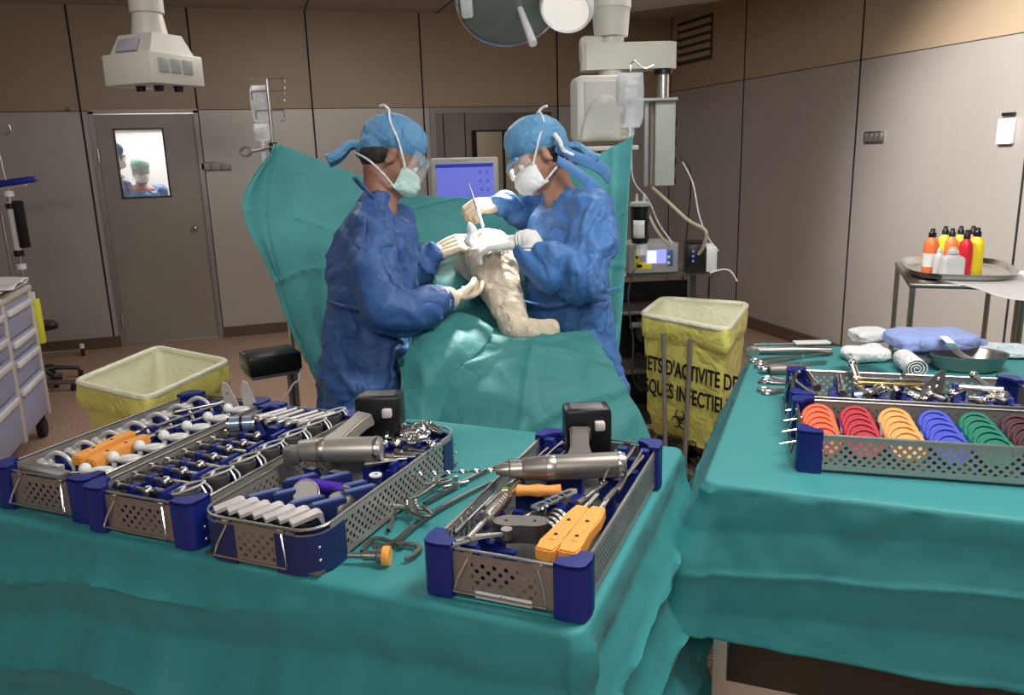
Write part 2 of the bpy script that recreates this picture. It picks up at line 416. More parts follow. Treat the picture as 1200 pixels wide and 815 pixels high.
mb.box((W_/2, 0, D1[2]+.022), (W_+.08, .05, .035)); mb.build('door_frame', fm, d1, flat=True)
MB().cyl((W_-.10, -.02, 1.075), (W_-.10, .01, 1.075), .012).ball((W_-.10, -.04, 1.075), .026).build('knob', BRIGHT, d1)
for z in (.25, 1.75): MB().cyl((-.002, -.035, z-.06), (-.002, -.035, z+.06), .011).build('hinge', BRIGHT, d1)
# corridor room beyond the door
M_WHITE = mat('white_room_paint', (.75, .74, .72), .7)
o = struct(MB().box((-.3, 10.9, 1.5), (5.0, .1, 3)).build('wall_beyond', M_WHITE, flat=True))
struct(MB().box((-2.2, 9.6, 1.5), (.1, 2.7, 3)).build('wall_beyond', M_WHITE, flat=True))
struct(MB().box((.9, 9.6, 1.5), (.1, 2.7, 3)).build('wall_beyond', M_WHITE, flat=True))
struct(MB().box((-.6, 9.6, 2.95), (3.2, 2.7, .1)).build('ceiling_beyond', M_WHITE, flat=True))
MB().box((-.9, 10.83, 2.12), (2.0, .06, .05)).build('picture_rail', mat('wood_rail', (.45, .33, .2), .5), o, flat=True)
# ---- open doorway 2 (behind the screen) with a dim preparation room
mb = MB()
mb.box((D2[0]-.025, YB, D2[2]/2), (.05, .08, D2[2])); mb.box((D2[1]+.025, YB, D2[2]/2), (.05, .08, D2[2])); mb.box(((D2[0]+D2[1])/2, YB, D2[2]+.025), (D2[1]-D2[0]+.1, .08, .05))
struct(mb.build('door_2', fm, flat=True))
M_PREP = mat('prep_room_panel', (.33, .30, .26), .5)
pr = struct(MB().box((2.6, 10.3, 1.5), (3.3, .1, 3)).build('wall_prep_room', M_PREP, flat=True))
struct(MB().box((4.0, 9.3, 1.5), (.1, 2.1, 3)).build('wall_prep_room_side', M_PREP, flat=True))
struct(MB().box((2.5, 9.3, 2.65), (3.1, 2.1, .1)).build('ceiling_prep_room', M_PREP, flat=True))
mb = MB()
for x in (2.1, 2.35, 2.63): mb.box((x, 10.247, 1.3), (.012, .006, 2.6))
mb.build('panel_seam', M_SEAM, pr, flat=True)
area('prep_room_light', (2.5, 9.2, 2.58), (2.5, 9.6, 0), .8, 9, (1, .93, .85))
cb = thing('wall_cupboard', 'beige two-door cupboard seen through the open doorway behind the screen', 'cupboard', (2.98, 10.24, 0))
MB().box((.28, -.12, 1.1), (1.1, .22, 1.75)).build('cupboard_body', mat('dark_gap', (.03, .025, .02), .6), cb, flat=True)
CUP = mat('beige_cupboard', (.45, .38, .27), .5)
for i, x in enumerate((-.10, .27, .62)):
    d = MB().box((x, -.235, 1.1), (.33, .015, 1.70), bev=.002).build('door', CUP, cb)
MB().cyl((-.2, -.245, 1.62), (-.2, -.262, 1.62), .012).build('keyhole_plate', BLACK, cb)
# ---- things on the walls
def plate(label, cat, name, M, w_, h_, m, nb, nm):
    t = thing(name, label, cat); t.matrix_world = M
    MB().box((0, 0, .008), (w_, h_, .016), bev=.003).build('back_plate', m, t)
    for i in range(nb):
        x = -w_/2+w_*(i+.5)/nb
        MB().box((x, 0, .02), (w_/nb*.78, h_*.72, .01), bev=.002).build('socket_cover', nm, t)
    return t
MBW = lambda x, z: Matrix.Translation((x, YB, z)) @ Matrix.Rotation(PI/2, 4, 'X')
MRW = lambda y, z: Matrix.Translation((XR, y, z)) @ Matrix.Rotation(-PI/2, 4, 'Z') @ Matrix.Rotation(PI/2, 4, 'X')
q = aty(253, 195, YB)
plate('dark triple socket plate on the back wall right of the grey door', 'socket', 'wall_socket', MBW(q.x, q.z), .27, .085, GREYM, 3, mat('grey_cover', (.3, .29, .28), .4))
q = atx(1025, 161, XR)
plate('brushed steel multi-socket plate on the bright right wall', 'socket', 'wall_socket', MRW(q.y, q.z), .19, .085, DULL, 4, mat('brushed_cover', (.34, .32, .3), .35, .8))
q = atx(1182, 152, XR)
t = thing('wall_dispenser', 'small white box with a dark slot on the right wall near the frame edge', 'dispenser'); t.matrix_world = MRW(q.y, q.z)
MB().box((0, -.01, .02), (.1, .15, .04), bev=.008).build('housing', WHITEP, t)
MB().box((0, .09, .012), (.085, .02, .02), bev=.003).build('slot', BLACK, t)
# louvred vent high on the right wall near the corner
p0 = atx(755, 44, XR)
t = thing('air_vent', 'tan louvred air vent high on the right wall by the corner', 'vent'); t.matrix_world = MRW(7.55+.0, 2.72)
for k in range(5):
    MB().box((0, -.15+k*.075, .008), (.62, .05, .012), rot=(.5, 0, 0)).build('louvre', W_TAN, t)
MB().box((0, 0, .002), (.68, .42, .004)).build('backing', mat('vent_dark', (.05, .04, .03), .7), t)
q = aty(80, 128, YB)
tag(MB().ball((q.x, YB-.01, q.z), .014).build('wall_stud', DULL), 'small round stud on the tan wall left of the grey door', 'stud')
# ceiling canopy over the right pendant
mb = MB(); zc_ = 2.86; ol = [atz(*q, zc_) for q in ((640, -25), (655, 6), (740, 14), (872, -3))]; ol += [ol[3]+Vector((.1, -1.6, 0)), ol[0]+Vector((-.2, -1.2, 0))]
tag(mb.prism([(v.x, v.y) for v in ol], zc_, ZC-.001).build('ceiling_canopy', PENDW, flat=True), 'white canopy box on the ceiling over the right equipment column', 'ceiling canopy')
# ============================================================ INSTRUMENT TABLES
ZT = .93
A1 = math.radians(-39.6); O1 = atz(684, 747, ZT)
A2 = math.radians(-39.0); O2 = atz(822, 565, ZT)
F1 = Matrix.Translation(O1) @ Matrix.Rotation(A1, 4, 'Z')
F2 = Matrix.Translation(O2) @ Matrix.Rotation(A2, 4, 'Z')
def P1(u, v, z=0): return F1 @ Vector((u, v, z))
def P2(u, v, z=0): return F2 @ Vector((u, v, z))

def drape(name, label, m, M, x0, x1, y0, y1, hang, flare, cr=.03, step=.02, folds=(.012, 9), seed=0, creases=(), zig=.012, period=.17, cornf=.06):
    """table drape: flat top, rounded lip, skirt whose hang/flare depend on the outward direction; one continuous sheet"""
    # perimeter samples with rounded corners
    per = []
    def arc(cx, cy, a0, a1):
        k = 8
        for i in range(k+1):
            a = a0+(a1-a0)*i/k; per.append(((cx+cr*math.cos(a), cy+cr*math.sin(a)), (math.cos(a), math.sin(a))))
    def line(p, q, n):
        L = math.hypot(q[0]-p[0], q[1]-p[1]); k = int(L/step)
        for i in range(1, k): per.append(((p[0]+(q[0]-p[0])*i/k, p[1]+(q[1]-p[1])*i/k), n))
    arc(x1-cr, y0+cr, -PI/2, 0); line((x1, y0+cr), (x1, y1-cr), (1, 0))
    arc(x1-cr, y1-cr, 0, PI/2); line((x1-cr, y1), (x0+cr, y1), (0, 1))
    arc(x0+cr, y1-cr, PI/2, PI); line((x0, y1-cr), (x0, y0+cr), (-1, 0))
    arc(x0+cr, y0+cr, PI, 1.5*PI); line((x0+cr, y0), (x1-cr, y0), (0, -1))
    mb = MB(); rings = []
    def add(fn): rings.append([mb.bm.verts.new(fn(i, p, n)) for i, (p, n) in enumerate(per)])
    def rad(i, n):       # blend hang/flare by normal
        wx = max(0, n[0])**2, max(0, -n[0])**2; wy = max(0, n[1])**2, max(0, -n[1])**2
        ws = (wy[1], wx[0], wy[0], wx[1])      # front, right, back, left
        return sum(a*b for a, b in zip(ws, hang)), sum(a*b for a, b in zip(ws, flare))
    cx, cy = (x0+x1)/2, (y0+y1)/2
    for k in (.0, .15, .3, .45, .6, .72, .82, .9, .95):
        def f(i, p, n, k=k):
            q = ((cx if 0 else cx+(p[0]-cx)*k), cy+(p[1]-cy)*k)
            z = .0012*noise.noise(Vector((q[0]*6+seed, q[1]*6, 0)))
            for (ax, val) in creases:
                d = (q[ax]-val); z += .0022*max(0, 1-abs(d)/.02)
            return (q[0], q[1], z)
        if k == 0:
            c0 = mb.bm.verts.new((cx, cy, 0)); continue
        add(f)
    rr = .012
    for a in (0, 30, 60, 90):
        a_ = math.radians(a)
        add(lambda i, p, n, a_=a_: (p[0]-n[0]*rr*(1-math.sin(a_)), p[1]-n[1]*rr*(1-math.sin(a_)), -rr*(1-math.cos(a_))))
    nrow = 64
    for j in range(1, nrow+1):
        def f(i, p, n, j=j):
            hg, fl = rad(i, n); corner = min(1, 4*abs(n[0]*n[1])*1.0)
            t = (j/nrow)*hg*(1+.02*noise.noise(Vector((p[0]*3+seed, p[1]*3, 5))))
            s = p[0]*1.7+p[1]*1.3
            amp = folds[0]*min(1, t/.25)
            off = fl*t*min(1, t/.06) + amp*noise.noise(Vector((p[0]*folds[1]+seed, p[1]*folds[1], t*1.2)))+amp*.5*noise.noise(Vector((p[0]*folds[1]*2.2+seed, p[1]*folds[1]*2.2, t*2.5+9)))
            off += corner*(.01+cornf*min(1, t/.35))*(.6+.4*noise.noise(Vector((seed, t*3, 3))))
            ph = (t+.02*noise.noise(Vector((s*2, seed, 0)))+(.05*s if zig else 0))/period; tri = abs((ph % 1)-.5)*2; tri = tri+.35*max(0, 1-(1-tri)/.10)
            off += zig*(tri-.5)*min(1, t/.1)
            for (ax, val) in creases:
                if abs(n[ax]) < .3: off += .010*max(0, 1-abs(p[ax]-val)/.014)
            off += .006*noise.noise(Vector((s*14+seed, t*14, 1)))
            return (p[0]+n[0]*off, p[1]+n[1]*off, -rr-t)
        add(f)
    n = len(per)
    for i in range(n): mb.bm.faces.new((c0, rings[0][i], rings[0][(i+1) % n]))
    for A, B in zip(rings, rings[1:]):
        for i in range(n): mb.bm.faces.new((A[i], B[i], B[(i+1) % n], A[(i+1) % n]))
    o = mb.build(name, m, ang=60); o.matrix_world = M
    s = o.modifiers.new('solid', 'SOLIDIFY'); s.thickness = .0016; s.offset = -1
    tag(o, label, 'drape'); return o

def steel_table(label, M, x0, x1, y0, y1, zs, sr=.0):
    t = thing('instrument_table', label, 'table'); t.matrix_world = M @ Matrix.Translation((0, 0, -ZT))
    ht = ZT-.006
    MB().box(((x0+x1)/2, (y0+y1)/2, ht-.02), (x1-x0-.03, y1-y0-.03, .036), bev=.004).build('tabletop', STEEL, t, flat=True)
    for x in (x0+.05, x1-.05):
        for y in (y0+.05, y1-.05):
            MB().box((x, y, (ht-.04)/2+.05), (.032, .032, ht-.14)).build('leg', STEEL, t, flat=True)
            MB().cyl((x-.012, y, .05), (x+.012, y, .05), .05, n=20).cyl((x, y, .05), (x, y, .10), .012).build('caster', RUBBER, t)
    MB().box(((x0+x1)/2, (y0+y1)/2, zs), (x1-x0-.1+sr, y1-y0-.1, .03), bev=.003).box(((x0+x1)/2, y0+.045, zs+.025), (x1-x0-.1, .006, .03)).build('shelf', STEEL, t, flat=True)
    return t
T1X = (-1.42, 0.0, 0.0, .86); T2X = (0.0, 1.5, 0.0, 1.42)
steel_table('steel instrument table under the teal drape carrying four trays in the foreground', F1, *T1X, .30)
steel_table('steel instrument table with lower shelf under the teal drape at the right', F2, *T2X, .37)
drape('table_drape', 'teal drape over the long foreground table carrying four instrument trays', TEALT, F1, *T1X, (.80, .72, .35, .60), (.10, .09, .05, .1), seed=3, creases=((1, .02), (0, -.34), (1, .45), (0, -1.0)), folds=(.026, 5), zig=.034, period=.19)
drape('table_drape', 'teal drape over the right-hand table with coloured discs and towels', TEALT, F2, *T2X, (.36, .335, .33, .30), (.05, .1, .1, .42), seed=11, creases=((0, .22), (0, .75), (1, .7)), folds=(.012, 4), zig=.014, period=.20, cornf=.02)

# ============================================================ INSTRUMENT TRAYS
TW, TL, TH = .265, .575, .088
PERF = perforated('perforated_steel', (.44, .415, .375), .0200, .0042, .36)
PERFF = perforated('perforated_steel_fine', (.44, .43, .40), .0110, .0030, .36)
PERFB = perforated('perforated_steel_bronze', (.33, .275, .235), .0210, .0040, .36)
def wall_panel(bm_, a, b, z0, z1, th, mask=(0, 1)):
    """a vertical sheet from a to b (2D points) with UV in metres"""
    a = Vector((*a, 0)); b = Vector((*b, 0)); L = (b-a).length
    uvl = bm_.loops.layers.uv.get('UVMap') or bm_.loops.layers.uv.new('UVMap'); um = bm_.loops.layers.uv.get('mask') or bm_.loops.layers.uv.new('mask')
    n = Vector((0, 0, 1)).cross((b-a).normalized())
    for s in (-th/2, th/2):
        vs = [bm_.verts.new(a+n*s+Vector((0, 0, z0))), bm_.verts.new(b+n*s+Vector((0, 0, z0))), bm_.verts.new(b+n*s+Vector((0, 0, z1))), bm_.verts.new(a+n*s+Vector((0, 0, z1)))]
        f = bm_.faces.new(vs)
        for l, uv, mk in zip(f.loops, ((0, z0), (L, z0), (L, z1), (0, z1)), ((mask[0], 0), (mask[1], 0), (mask[1], 1), (mask[0], 1))):
            l[uvl].uv = uv; l[um].uv = mk
def tray(label, M, side=PERF, end=PERFB, round_=False, post=BLUEP, W=TW, L=TL, Hh=TH, handle_ends=(0, 1), label_strip=False, group='perforated instrument trays'):
    t = thing('instrument_tray', label, 'tray', group=group); t.matrix_world = M
    r = .045 if round_ else .012
    # long and short walls
    for p_, q_ in (((W, r), (W, L-r)), ((0, L-r), (0, r))):
        mb = MB(); wall_panel(mb.bm, p_, q_, .006, Hh, .0014, (0, 1)); mb.build('side_wall', side, t, flat=True)
    for p_, q_ in (((r, 0), (W-r, 0)), ((W-r, L), (r, L))):
        mb = MB(); wall_panel(mb.bm, p_, q_, .006, Hh-.006, .0014, (-.45, 1.45)); mb.build('end_wall', end, t, flat=True)
    MB().box((W/2, L/2, .004), (W-.008, L-.008, .004)).build('bottom', GREYM, t, flat=True)
    # rolled rim
    c = .05 if round_ else .02; pts = []
    for cx, cy, a0 in ((W-c, c, -90), (W-c, L-c, 0), (c, L-c, 90), (c, c, 180)):
        for k in range(5):
            a = math.radians(a0+90*k/4); pts.append((cx+c*math.cos(a), cy+c*math.sin(a), Hh))
    MB().tube(pts, .0028, n=6, smooth=False, closed=True).build('rim', STEEL, t)
    # corner posts
    for sx in (0, 1):
        for sy in (0, 1):
            cx, cy = sx*W, sy*L; dx, dy = (1 if sx == 0 else -1), (1 if sy == 0 else -1)
            if round_:
                R_ = .052; out = []; inn = []
                for k in range(9):
                    a = math.radians(k*90/8)
                    out.append((R_-R_*1.06*math.cos(a), R_-R_*1.06*math.sin(a))); inn.append((R_-(R_-.004)*math.cos(a), R_-(R_-.004)*math.sin(a)))
                ol = [(-.003, R_+.035)]+out+[(R_+.035, -.003)]+[(R_+.035, .002)]+inn[::-1]+[(.002, R_+.035)]
                hz = Hh-.012
            else:
                q = .043; ol = [(-.009, q), (-.012, .02), (-.008, -.004), (.0, -.011), (.02, -.013), (q, -.010), (q, .004), (.028, .006), (.012, .016), (.006, .03), (.004, q)]
                hz = Hh+.008
            ol = [(cx+dx*x, cy+dy*y) for x, y in ol]
            mb = MB().prism(ol, .0, hz)
            if not round_:
                mb.prism([(cx+dx*x, cy+dy*y) for x, y in ((-.009, q), (-.012, .02), (-.008, -.004), (.0, -.011), (.02, -.013), (q, -.010), (q, .012), (.03, .016), (.016, .03), (.012, q))], hz-.006, hz+.0012)
            mb.build('corner_post', post, t, ang=50)
            if round_:
                for zz in (.03, .055): MB().ball((cx+dx*.004, cy+dy*.014 - (0), zz), .003).build('rivet', BRIGHT, t)
    # wire handles
    for e in handle_ends:
        y = -.002 if e == 0 else L+.002; d = -1 if e == 0 else 1
        w0, w1 = W*.27, W*.73
        MB().tube([(w0, y, Hh-.012), (w0-.014, y+d*.012, Hh-.045), (w0-.020, y+d*.018, Hh-.066), (w1+.02, y+d*.018, Hh-.066), (w1+.014, y+d*.012, Hh-.045), (w1, y, Hh-.012)], .0021, n=6, smooth=False).build('wire_handle', BRIGHT, t)
        for wx in (w0, w1): MB().box((wx, y, Hh-.006), (.016, .007, .008), bev=.001).build('handle_clip', STEEL, t)
    if label_strip:
        MB().box((W*.5, -.003, .012), (.10, .0015, .013)).build('label_strip', WHITEP, t, label='white paper label strip')
        text('F.1', .010, BLACK, t, 'label_text', (W*.5, -.0042, .012), (PI/2, 0, 0))
    return t
def holder(t, pts, m=BLUEP, name='silicone_holder'):
    """upright notched plastic holders standing in the tray: (x, y, w, d, h)"""
    for (x, y, w_, d_, h_) in pts:
        o = [(-w_/2, 0), (w_/2, 0), (w_/2, h_), (w_*.22, h_), (w_*.12, h_*.72), (-w_*.12, h_*.72), (-w_*.22, h_), (-w_/2, h_)]
        MB().prism(o, -d_/2, d_/2, Matrix.Translation((x, y, .006)) @ Matrix.Rotation(PI/2, 4, 'X')).build(name, m, t, flat=True)
def TM(F, u, v, a=0): return F @ Matrix.Translation((u, v, .003)) @ Matrix.Rotation(a, 4, 'Z')
MT4 = TM(F1, -.280, .038, 0); MT3 = TM(F1, -.752, .005, 0); MT2 = TM(F1, -1.048, .025, 0); MT1 = TM(F1, -1.345, .045, 0)
MT5 = TM(F2, .205, .118, math.radians(5.4)) @ Matrix.Translation((0, .275, 0)) @ Matrix.Rotation(-PI/2, 4, 'Z')   # long side along +u
MT6 = TM(F2, .177, .410, math.radians(5.4)) @ Matrix.Translation((0, .275, 0)) @ Matrix.Rotation(-PI/2, 4, 'Z')
t4 = tray('perforated steel tray with blue corners holding two orange-handled tools, rightmost on the foreground table', MT4, side=PERFF, label_strip=True)
t3 = tray('perforated steel tray with rounded slate-blue corners holding blades and the shorter drill', MT3, round_=True, post=BLUED)
t2 = tray('perforated steel tray full of oval wire-handled cups, second from the left on the foreground table', MT2)
t1 = tray('perforated steel tray with white knobs and hooks, leftmost on the foreground table', MT1)
t5 = tray('perforated steel tray holding rows of coloured trial discs on the right-hand table', MT5, side=PERF, end=PERFB, handle_ends=(0, 1))
t6 = tray('perforated steel tray of metal tools standing directly behind the coloured discs', MT6, side=PERF, handle_ends=(0, 1))
for e in (0,):   # three prongs on the left end of the disc tray
    pass
holder(t1, [(.07, .05+.072*i, .075, .020, .074) for i in range(8)]+[(.205, .085+.073*i, .06, .020, .074) for i in range(7)]+[(.14, .30+.06*i, .05, .02, .07) for i in range(4)])
holder(t2, [(.055, .045+.055*i, .04, .016, .06) for i in range(6)]+[(.125, .07+.055*i, .04, .016, .06) for i in range(6)]+[(.168, .06+.085*i, .030, .055, .082) for i in range(6)]+[(.09, .43, .10, .03, .085), (.06, .50, .08, .03, .08), (.05, .555, .06, .02, .09), (.17, .555, .08, .02, .09)])
holder(t3, [(.15+.02*(i % 3), .40+.03*i, .04, .03, .085) for i in range(5)]+[(.235, .34+.05*i, .03, .03, .08) for i in range(4)]+[(.20, .33, .08, .03, .07), (.21, .40, .09, .03, .075), (.2, .47, .08, .03, .07), (.12, .53, .12, .03, .075), (.07, .30, .09, .016, .06)])
holder(t4, [(.06, .12, .05, .012, .05), (.05, .22, .06, .012, .055), (.05, .34, .06, .012, .06), (.2, .30, .08, .016, .065), (.15, .26, .06, .03, .075), (.21, .44, .08, .02, .07), (.09, .45, .08, .02, .07), (.22, .53, .07, .02, .085), (.08, .06, .10, .012, .06), (.05, .535, .07, .02, .085)])
holder(t6, [(.19, .04+.06*i, .09, .018, .075) for i in range(9)]+[(.07, .05+.075*i, .07, .02, .075) for i in range(7)])
holder(t5, [(.135, .012+.0885*i, .20, .006, .05) for i in range(7)])
# ============================================================ PEOPLE
def facing(fwd, up_hint=UP):
    x = Vector(fwd).normalized(); z = (Vector(up_hint)-x*Vector(up_hint).dot(x)).normalized(); y = z.cross(x)
    return Matrix((x, y, z)).transposed().to_4x4()
def head_shapes(mb, M, s=1.0):
    def b(c, r, sc=(1, 1, 1), n=12):
        T = M @ Matrix.Translation(Vector(c)*s) @ Matrix.Diagonal((r*s*sc[0], r*s*sc[1], r*s*sc[2], 1))
        mb.ballM(T, n)
    b((-.012, 0, .035), .1, (.98, .77, .88)); b((.015, 0, -.02), .08, (.95, .82, 1.05)); b((.035, 0, -.07), .052, (1, .95, .8)); b((.066, 0, -.098), .024, (1, 1.2, .9))
    b((.075, 0, .012), .028, (.8, 1.9, .55)); b((.098, 0, -.025), .012, (1.1, .9, 1.6)); b((.106, 0, -.042), .013, (1, 1.2, .8)); b((.088, 0, -.070), .014, (.7, 1.6, .6)); b((.086, 0, -.080), .013, (.7, 1.4, .5))
    for y in (-1, 1):
        b((-.005, y*.080, -.012), .03, (.6, .22, 1.05)); b((.055, y*.045, -.04), .028, (.8, .7, .8)); b((.082, y*.032, -.004), .012, (.6, 1.2, .8))
        b((-.004, y*.084, .008), .012, (1.2, .5, 1)); b((-.012, y*.083, -.032), .011, (.9, .5, 1))
def eyes(M, parent, s=1.0):
    for y in (-1, 1):
        e = MB(); T = M @ Matrix.Translation((.083*s, y*.032*s, -.004*s)); bmesh.ops.create_uvsphere(e.bm, u_segments=12, v_segments=8, radius=.0125*s, matrix=T)
        e.build('eye', mat('eye_white', (.8, .78, .75), .2), parent)
        e = MB(); T = M @ Matrix.Translation((.0925*s, y*.032*s, -.005*s)); bmesh.ops.create_uvsphere(e.bm, u_segments=10, v_segments=8, radius=.0055*s, matrix=T)
        e.build('iris', mat('iris_brown', (.06, .03, .015), .2), parent)
        # eyebrow
        MB().tube([M @ Vector((.098*s, y*.012*s, .018*s)), M @ Vector((.096*s, y*.032*s, .024*s)), M @ Vector((.080*s, y*.052*s, .018*s))], .0035, n=6).build('eyebrow', HAIR, parent)
HAIR = mat('dark_hair', (.025, .016, .012), .6, bump=.5, bscale=200)
def wr(amp, s, seed):
    def f(p, n):
        a = noise.noise(Vector((p.x*s+seed, p.y*s, p.z*s*.8))); b = noise.noise(Vector((p.x*s*2.3, p.y*s*2.3+seed, p.z*s*1.7)))
        return amp*((1-abs(a)*2.4)*.9+(1-abs(b)*2)*.45-.55)
    return f
def gw(amp, s, seed):
    """ridged folds, warped and stretched along the cloth"""
    def f(p, n):
        q = Vector((p.x*s+seed, p.y*s, p.z*s*.7)); wv = noise.noise(q*.6)*1.2
        q2 = Vector((q.x+wv, q.y-wv, q.z+wv*.5+q.x*.5))
        a = 1-abs(noise.noise(q2))*3.0; b = 1-abs(noise.noise(q2*2.1+Vector((5, 1, 2))))*2.6
        return amp*(.75*a+.30*b-.5)
    return f
def head_gear(p, M, capm, maskm, strap, seed=0, visor=False, cap_scale=(1.13, .92, .84)):
    # surgical cap: bulging cloth over the skull, gathered in a knot at the nape
    mb = Blob()
    def b(c, r, sc, rot=0):
        T = M @ Matrix.Translation(Vector(c)) @ Matrix.Rotation(rot, 4, 'Y') @ Matrix.Diagonal((r*sc[0], r*sc[1], r*sc[2], 1)); mb.ballM(T, 14)
    b((-.022, 0, .062), .1, cap_scale, -.18); b((-.065, 0, .045), .075, (1, 1, .9)); b((-.070, 0, .012), .066, (.9, 1.12, 1)); b((-.105, 0, -.012), .03, (1, 1.2, 1))
    cap = remeshed(mb, 'surgical_cap', capm, .0045, p, 4, wr(.0035, 15, seed))
    t = MB()
    for sgn in (-1, 1):
        t.tube([M @ Vector((-.115, sgn*.008, -.01)), M @ Vector((-.15, sgn*.02, -.03)), M @ Vector((-.165, sgn*.03, -.075)), M @ Vector((-.19, sgn*.035, -.11))], lambda k: .012+.006*k, n=7)
    t.build('cap_tie', capm, p)
    t = MB()
    t.tube([M @ Vector((.092, -.06, .024)), M @ Vector((.103, 0, .030)), M @ Vector((.092, .06, .024))], .008, n=8); 
    t.build('cap_brim', capm, p)
    # hair under the cap at temple and nape
    mb = Blob()
    for c, r, sc in (((-.055, 0, -.015), .062, (1, 1.22, .95)), ((-.02, .066, -.006), .02, (1.2, .6, 1)), ((-.02, -.066, -.006), .02, (1.2, .6, 1))):
        T = M @ Matrix.Translation(Vector(c)) @ Matrix.Diagonal((r*sc[0], r*sc[1], r*sc[2], 1)); mb.ballM(T, 10)
    remeshed(mb, 'hair', HAIR, .005, p, 3)
    # mask over nose and mouth: pleated shell
    mb = MB(); P = []
    for i in range(15):
        v = -1+2*i/14; row = []
        for j in range(17):
            u = -1+2*j/16; y = .066*math.sin(u*1.15)/math.sin(1.15); dep = .098+.030*(1-abs(v)**2.2)*(1-abs(u)**2.5) - .050*abs(u)**2.4
            dep += .0025*math.sin(v*11)*(1-abs(u)) - (.012 if v < -.8 else 0)
            row.append(M @ Vector((dep-.004, y, -.058+v*.048*(1-.15*abs(u)))))
        P.append(row)
    mb.grid(P).build('mask', maskm, p, solid=.002, ang=70)
    t = MB()
    for sgn in (-1, 1):
        t.tube([M @ Vector((.052, sgn*.066, -.020)), M @ Vector((.0, sgn*.093, .04)), M @ Vector((-.055, sgn*.083, .09)), M @ Vector((-.08, sgn*.04, .132)), M @ Vector((-.085, 0, .143))], .0038, n=6)
        t.tube([M @ Vector((.05, sgn*.066, -.095)), M @ Vector((.0, sgn*.080, -.075)), M @ Vector((-.06, sgn*.070, -.055)), M @ Vector((-.115, sgn*.02, -.045)), M @ Vector((-.118, 0, -.045))], .0036, n=6)
    t.tube([M @ Vector((-.085, 0, .142)), M @ Vector((-.105, .01, .150)), M @ Vector((-.12, .03, .145))], .005, n=6)
    t.build('mask_strap', strap, p)
    # clear goggles / visor
    mb = MB(); P = []
    hh = .05 if visor else .024
    for i in range(5):
        row = []
        for j in range(13):
            a = -1.15+2.3*j/12; row.append(M @ Vector((.015+.108*math.cos(a)*1.0, .088*math.sin(a)/math.sin(1.15)*.98, .0-hh*.9+hh*1.8*i/4+(.0 if visor else 0))))
        P.append(row)
    mb.grid(P).build('goggles', mat('clear_visor', (.9, .93, .95), .05, 0, alpha=.14, spec=.8), p, solid=.0015)
def hand(parent, m, wrist, direction, back, side=1, curl=(.35, .5, .4), s=1.0, name='glove', thumb=.5, spread=1.0, cuff=None, cuff_r=.036):
    """side=+1: index finger lies on local +Y"""
    X = Vector(direction).normalized(); Z = Vector(back); Z = (Z-X*Z.dot(X)).normalized(); Y = Z.cross(X)
    M = Matrix.Translation(wrist) @ Matrix((X, Y, Z)).transposed().to_4x4() @ Matrix.Scale(s, 4)
    mb = Blob(); P = lambda x, y, z: M @ Vector((x, y*side, z))
    limb(mb, [(P(-.035, 0, 0), .026*s), (P(.005, 0, 0), .026*s)], n=7)
    for y in (-.028, -.010, .010, .028):
        limb(mb, [(P(.005, y*.7, 0), .0165*s), (P(.05, y*.95, .001), .0155*s), (P(.085, y, .002), .0118*s)], n=7)
    limb(mb, [(P(.02, .02, -.006), .017*s), (P(.045, .032, -.010), .014*s)], n=7)
    for k, (y, L) in enumerate(((.029, (.043, .026, .021)), (.0095, (.048, .030, .022)), (-.0105, (.045, .028, .021)), (-.029, (.036, .021, .019)))):
        p = Vector((.085, y, .002)); ang = 0; dev = (y*2.2)*spread; pts = [(P(*p), .0112*s)]
        for q, l in enumerate(L):
            ang += curl[q]*(1+.12*k); p = p+Vector((math.cos(ang)*math.cos(dev), math.cos(ang)*math.sin(dev), -math.sin(ang)))*l
            pts.append((P(*p), (.0102-.0009*q)*s))
        limb(mb, pts, n=7)
    th = [(.028, .030, -.008), (.055, .050, -.022), (.083, .056-.012*thumb, -.034-.01*thumb), (.106, .050-.022*thumb, -.042-.012*thumb)]
    limb(mb, [(P(*th[0]), .0155*s), (P(*th[1]), .0125*s), (P(*th[2]), .0115*s), (P(*th[3]), .0098*s)], n=7)
    g = remeshed(mb, name, m, .0026, parent, 3)
    if cuff is not None:
        mb = MB(); mb.tube([P(-.012, 0, 0), P(-.05, 0, 0), cuff], lambda t: cuff_r*(.78+.30*t)+.002*math.sin(t*40), n=18, sub=8)
        mb.build('glove_cuff', m, parent)
    return M
def person_root(label, loc): return thing('person', label, 'person', loc)
def reparent(root):
    # children are modelled in world space; the root Empty sits at the feet
    for ch in root.children: ch.matrix_parent_inverse = Matrix.Translation(root.location).inverted()

# ---------------------------------------------------------------- left surgeon
pel = pd(430, 400, 2.72)
LS = person_root('surgeon on the left in navy gown, blue cap and green mask, reaching to the leg', (pel.x, pel.y, 0))
fl = (RT*.86 - UP*.42 + FW*.16)
HL = Matrix.Translation(pd(461, 186, 2.74)) @ facing(fl, UP+RT*.35)
hipv = Vector((0, 0, 0))
mb = Blob(); head_shapes(mb, HL, .98)
neck = pd(446, 242, 2.74)
limb(mb, [(HL @ Vector((-.03, 0, -.05)), .056), (neck, .058), (pd(444, 260, 2.73), .06)])
limb(mb, [(pd(448, 282, 2.72), (.07, .10, .05)), (pd(440, 330, 2.72), (.10, .13, .1)), (pel, (.10, .13, .1))])
for dy in (-1, 1):
    hp = pel+Vector((0, dy*.09, 0)); limb(mb, [(hp, .07), (Vector((pel.x+.03, pel.y+dy*.11, .5)), .06), (Vector((pel.x, pel.y+dy*.12, .09)), .042)])
limb(mb, [(pd(438, 284, 2.62), .045), (pd(455, 354, 2.49), .042), (pd(520, 352, 2.57), .028)])
limb(mb, [(pd(464, 264, 2.87), .045), (pd(478, 328, 2.92), .035), (pd(505, 299, 2.88), .024)])
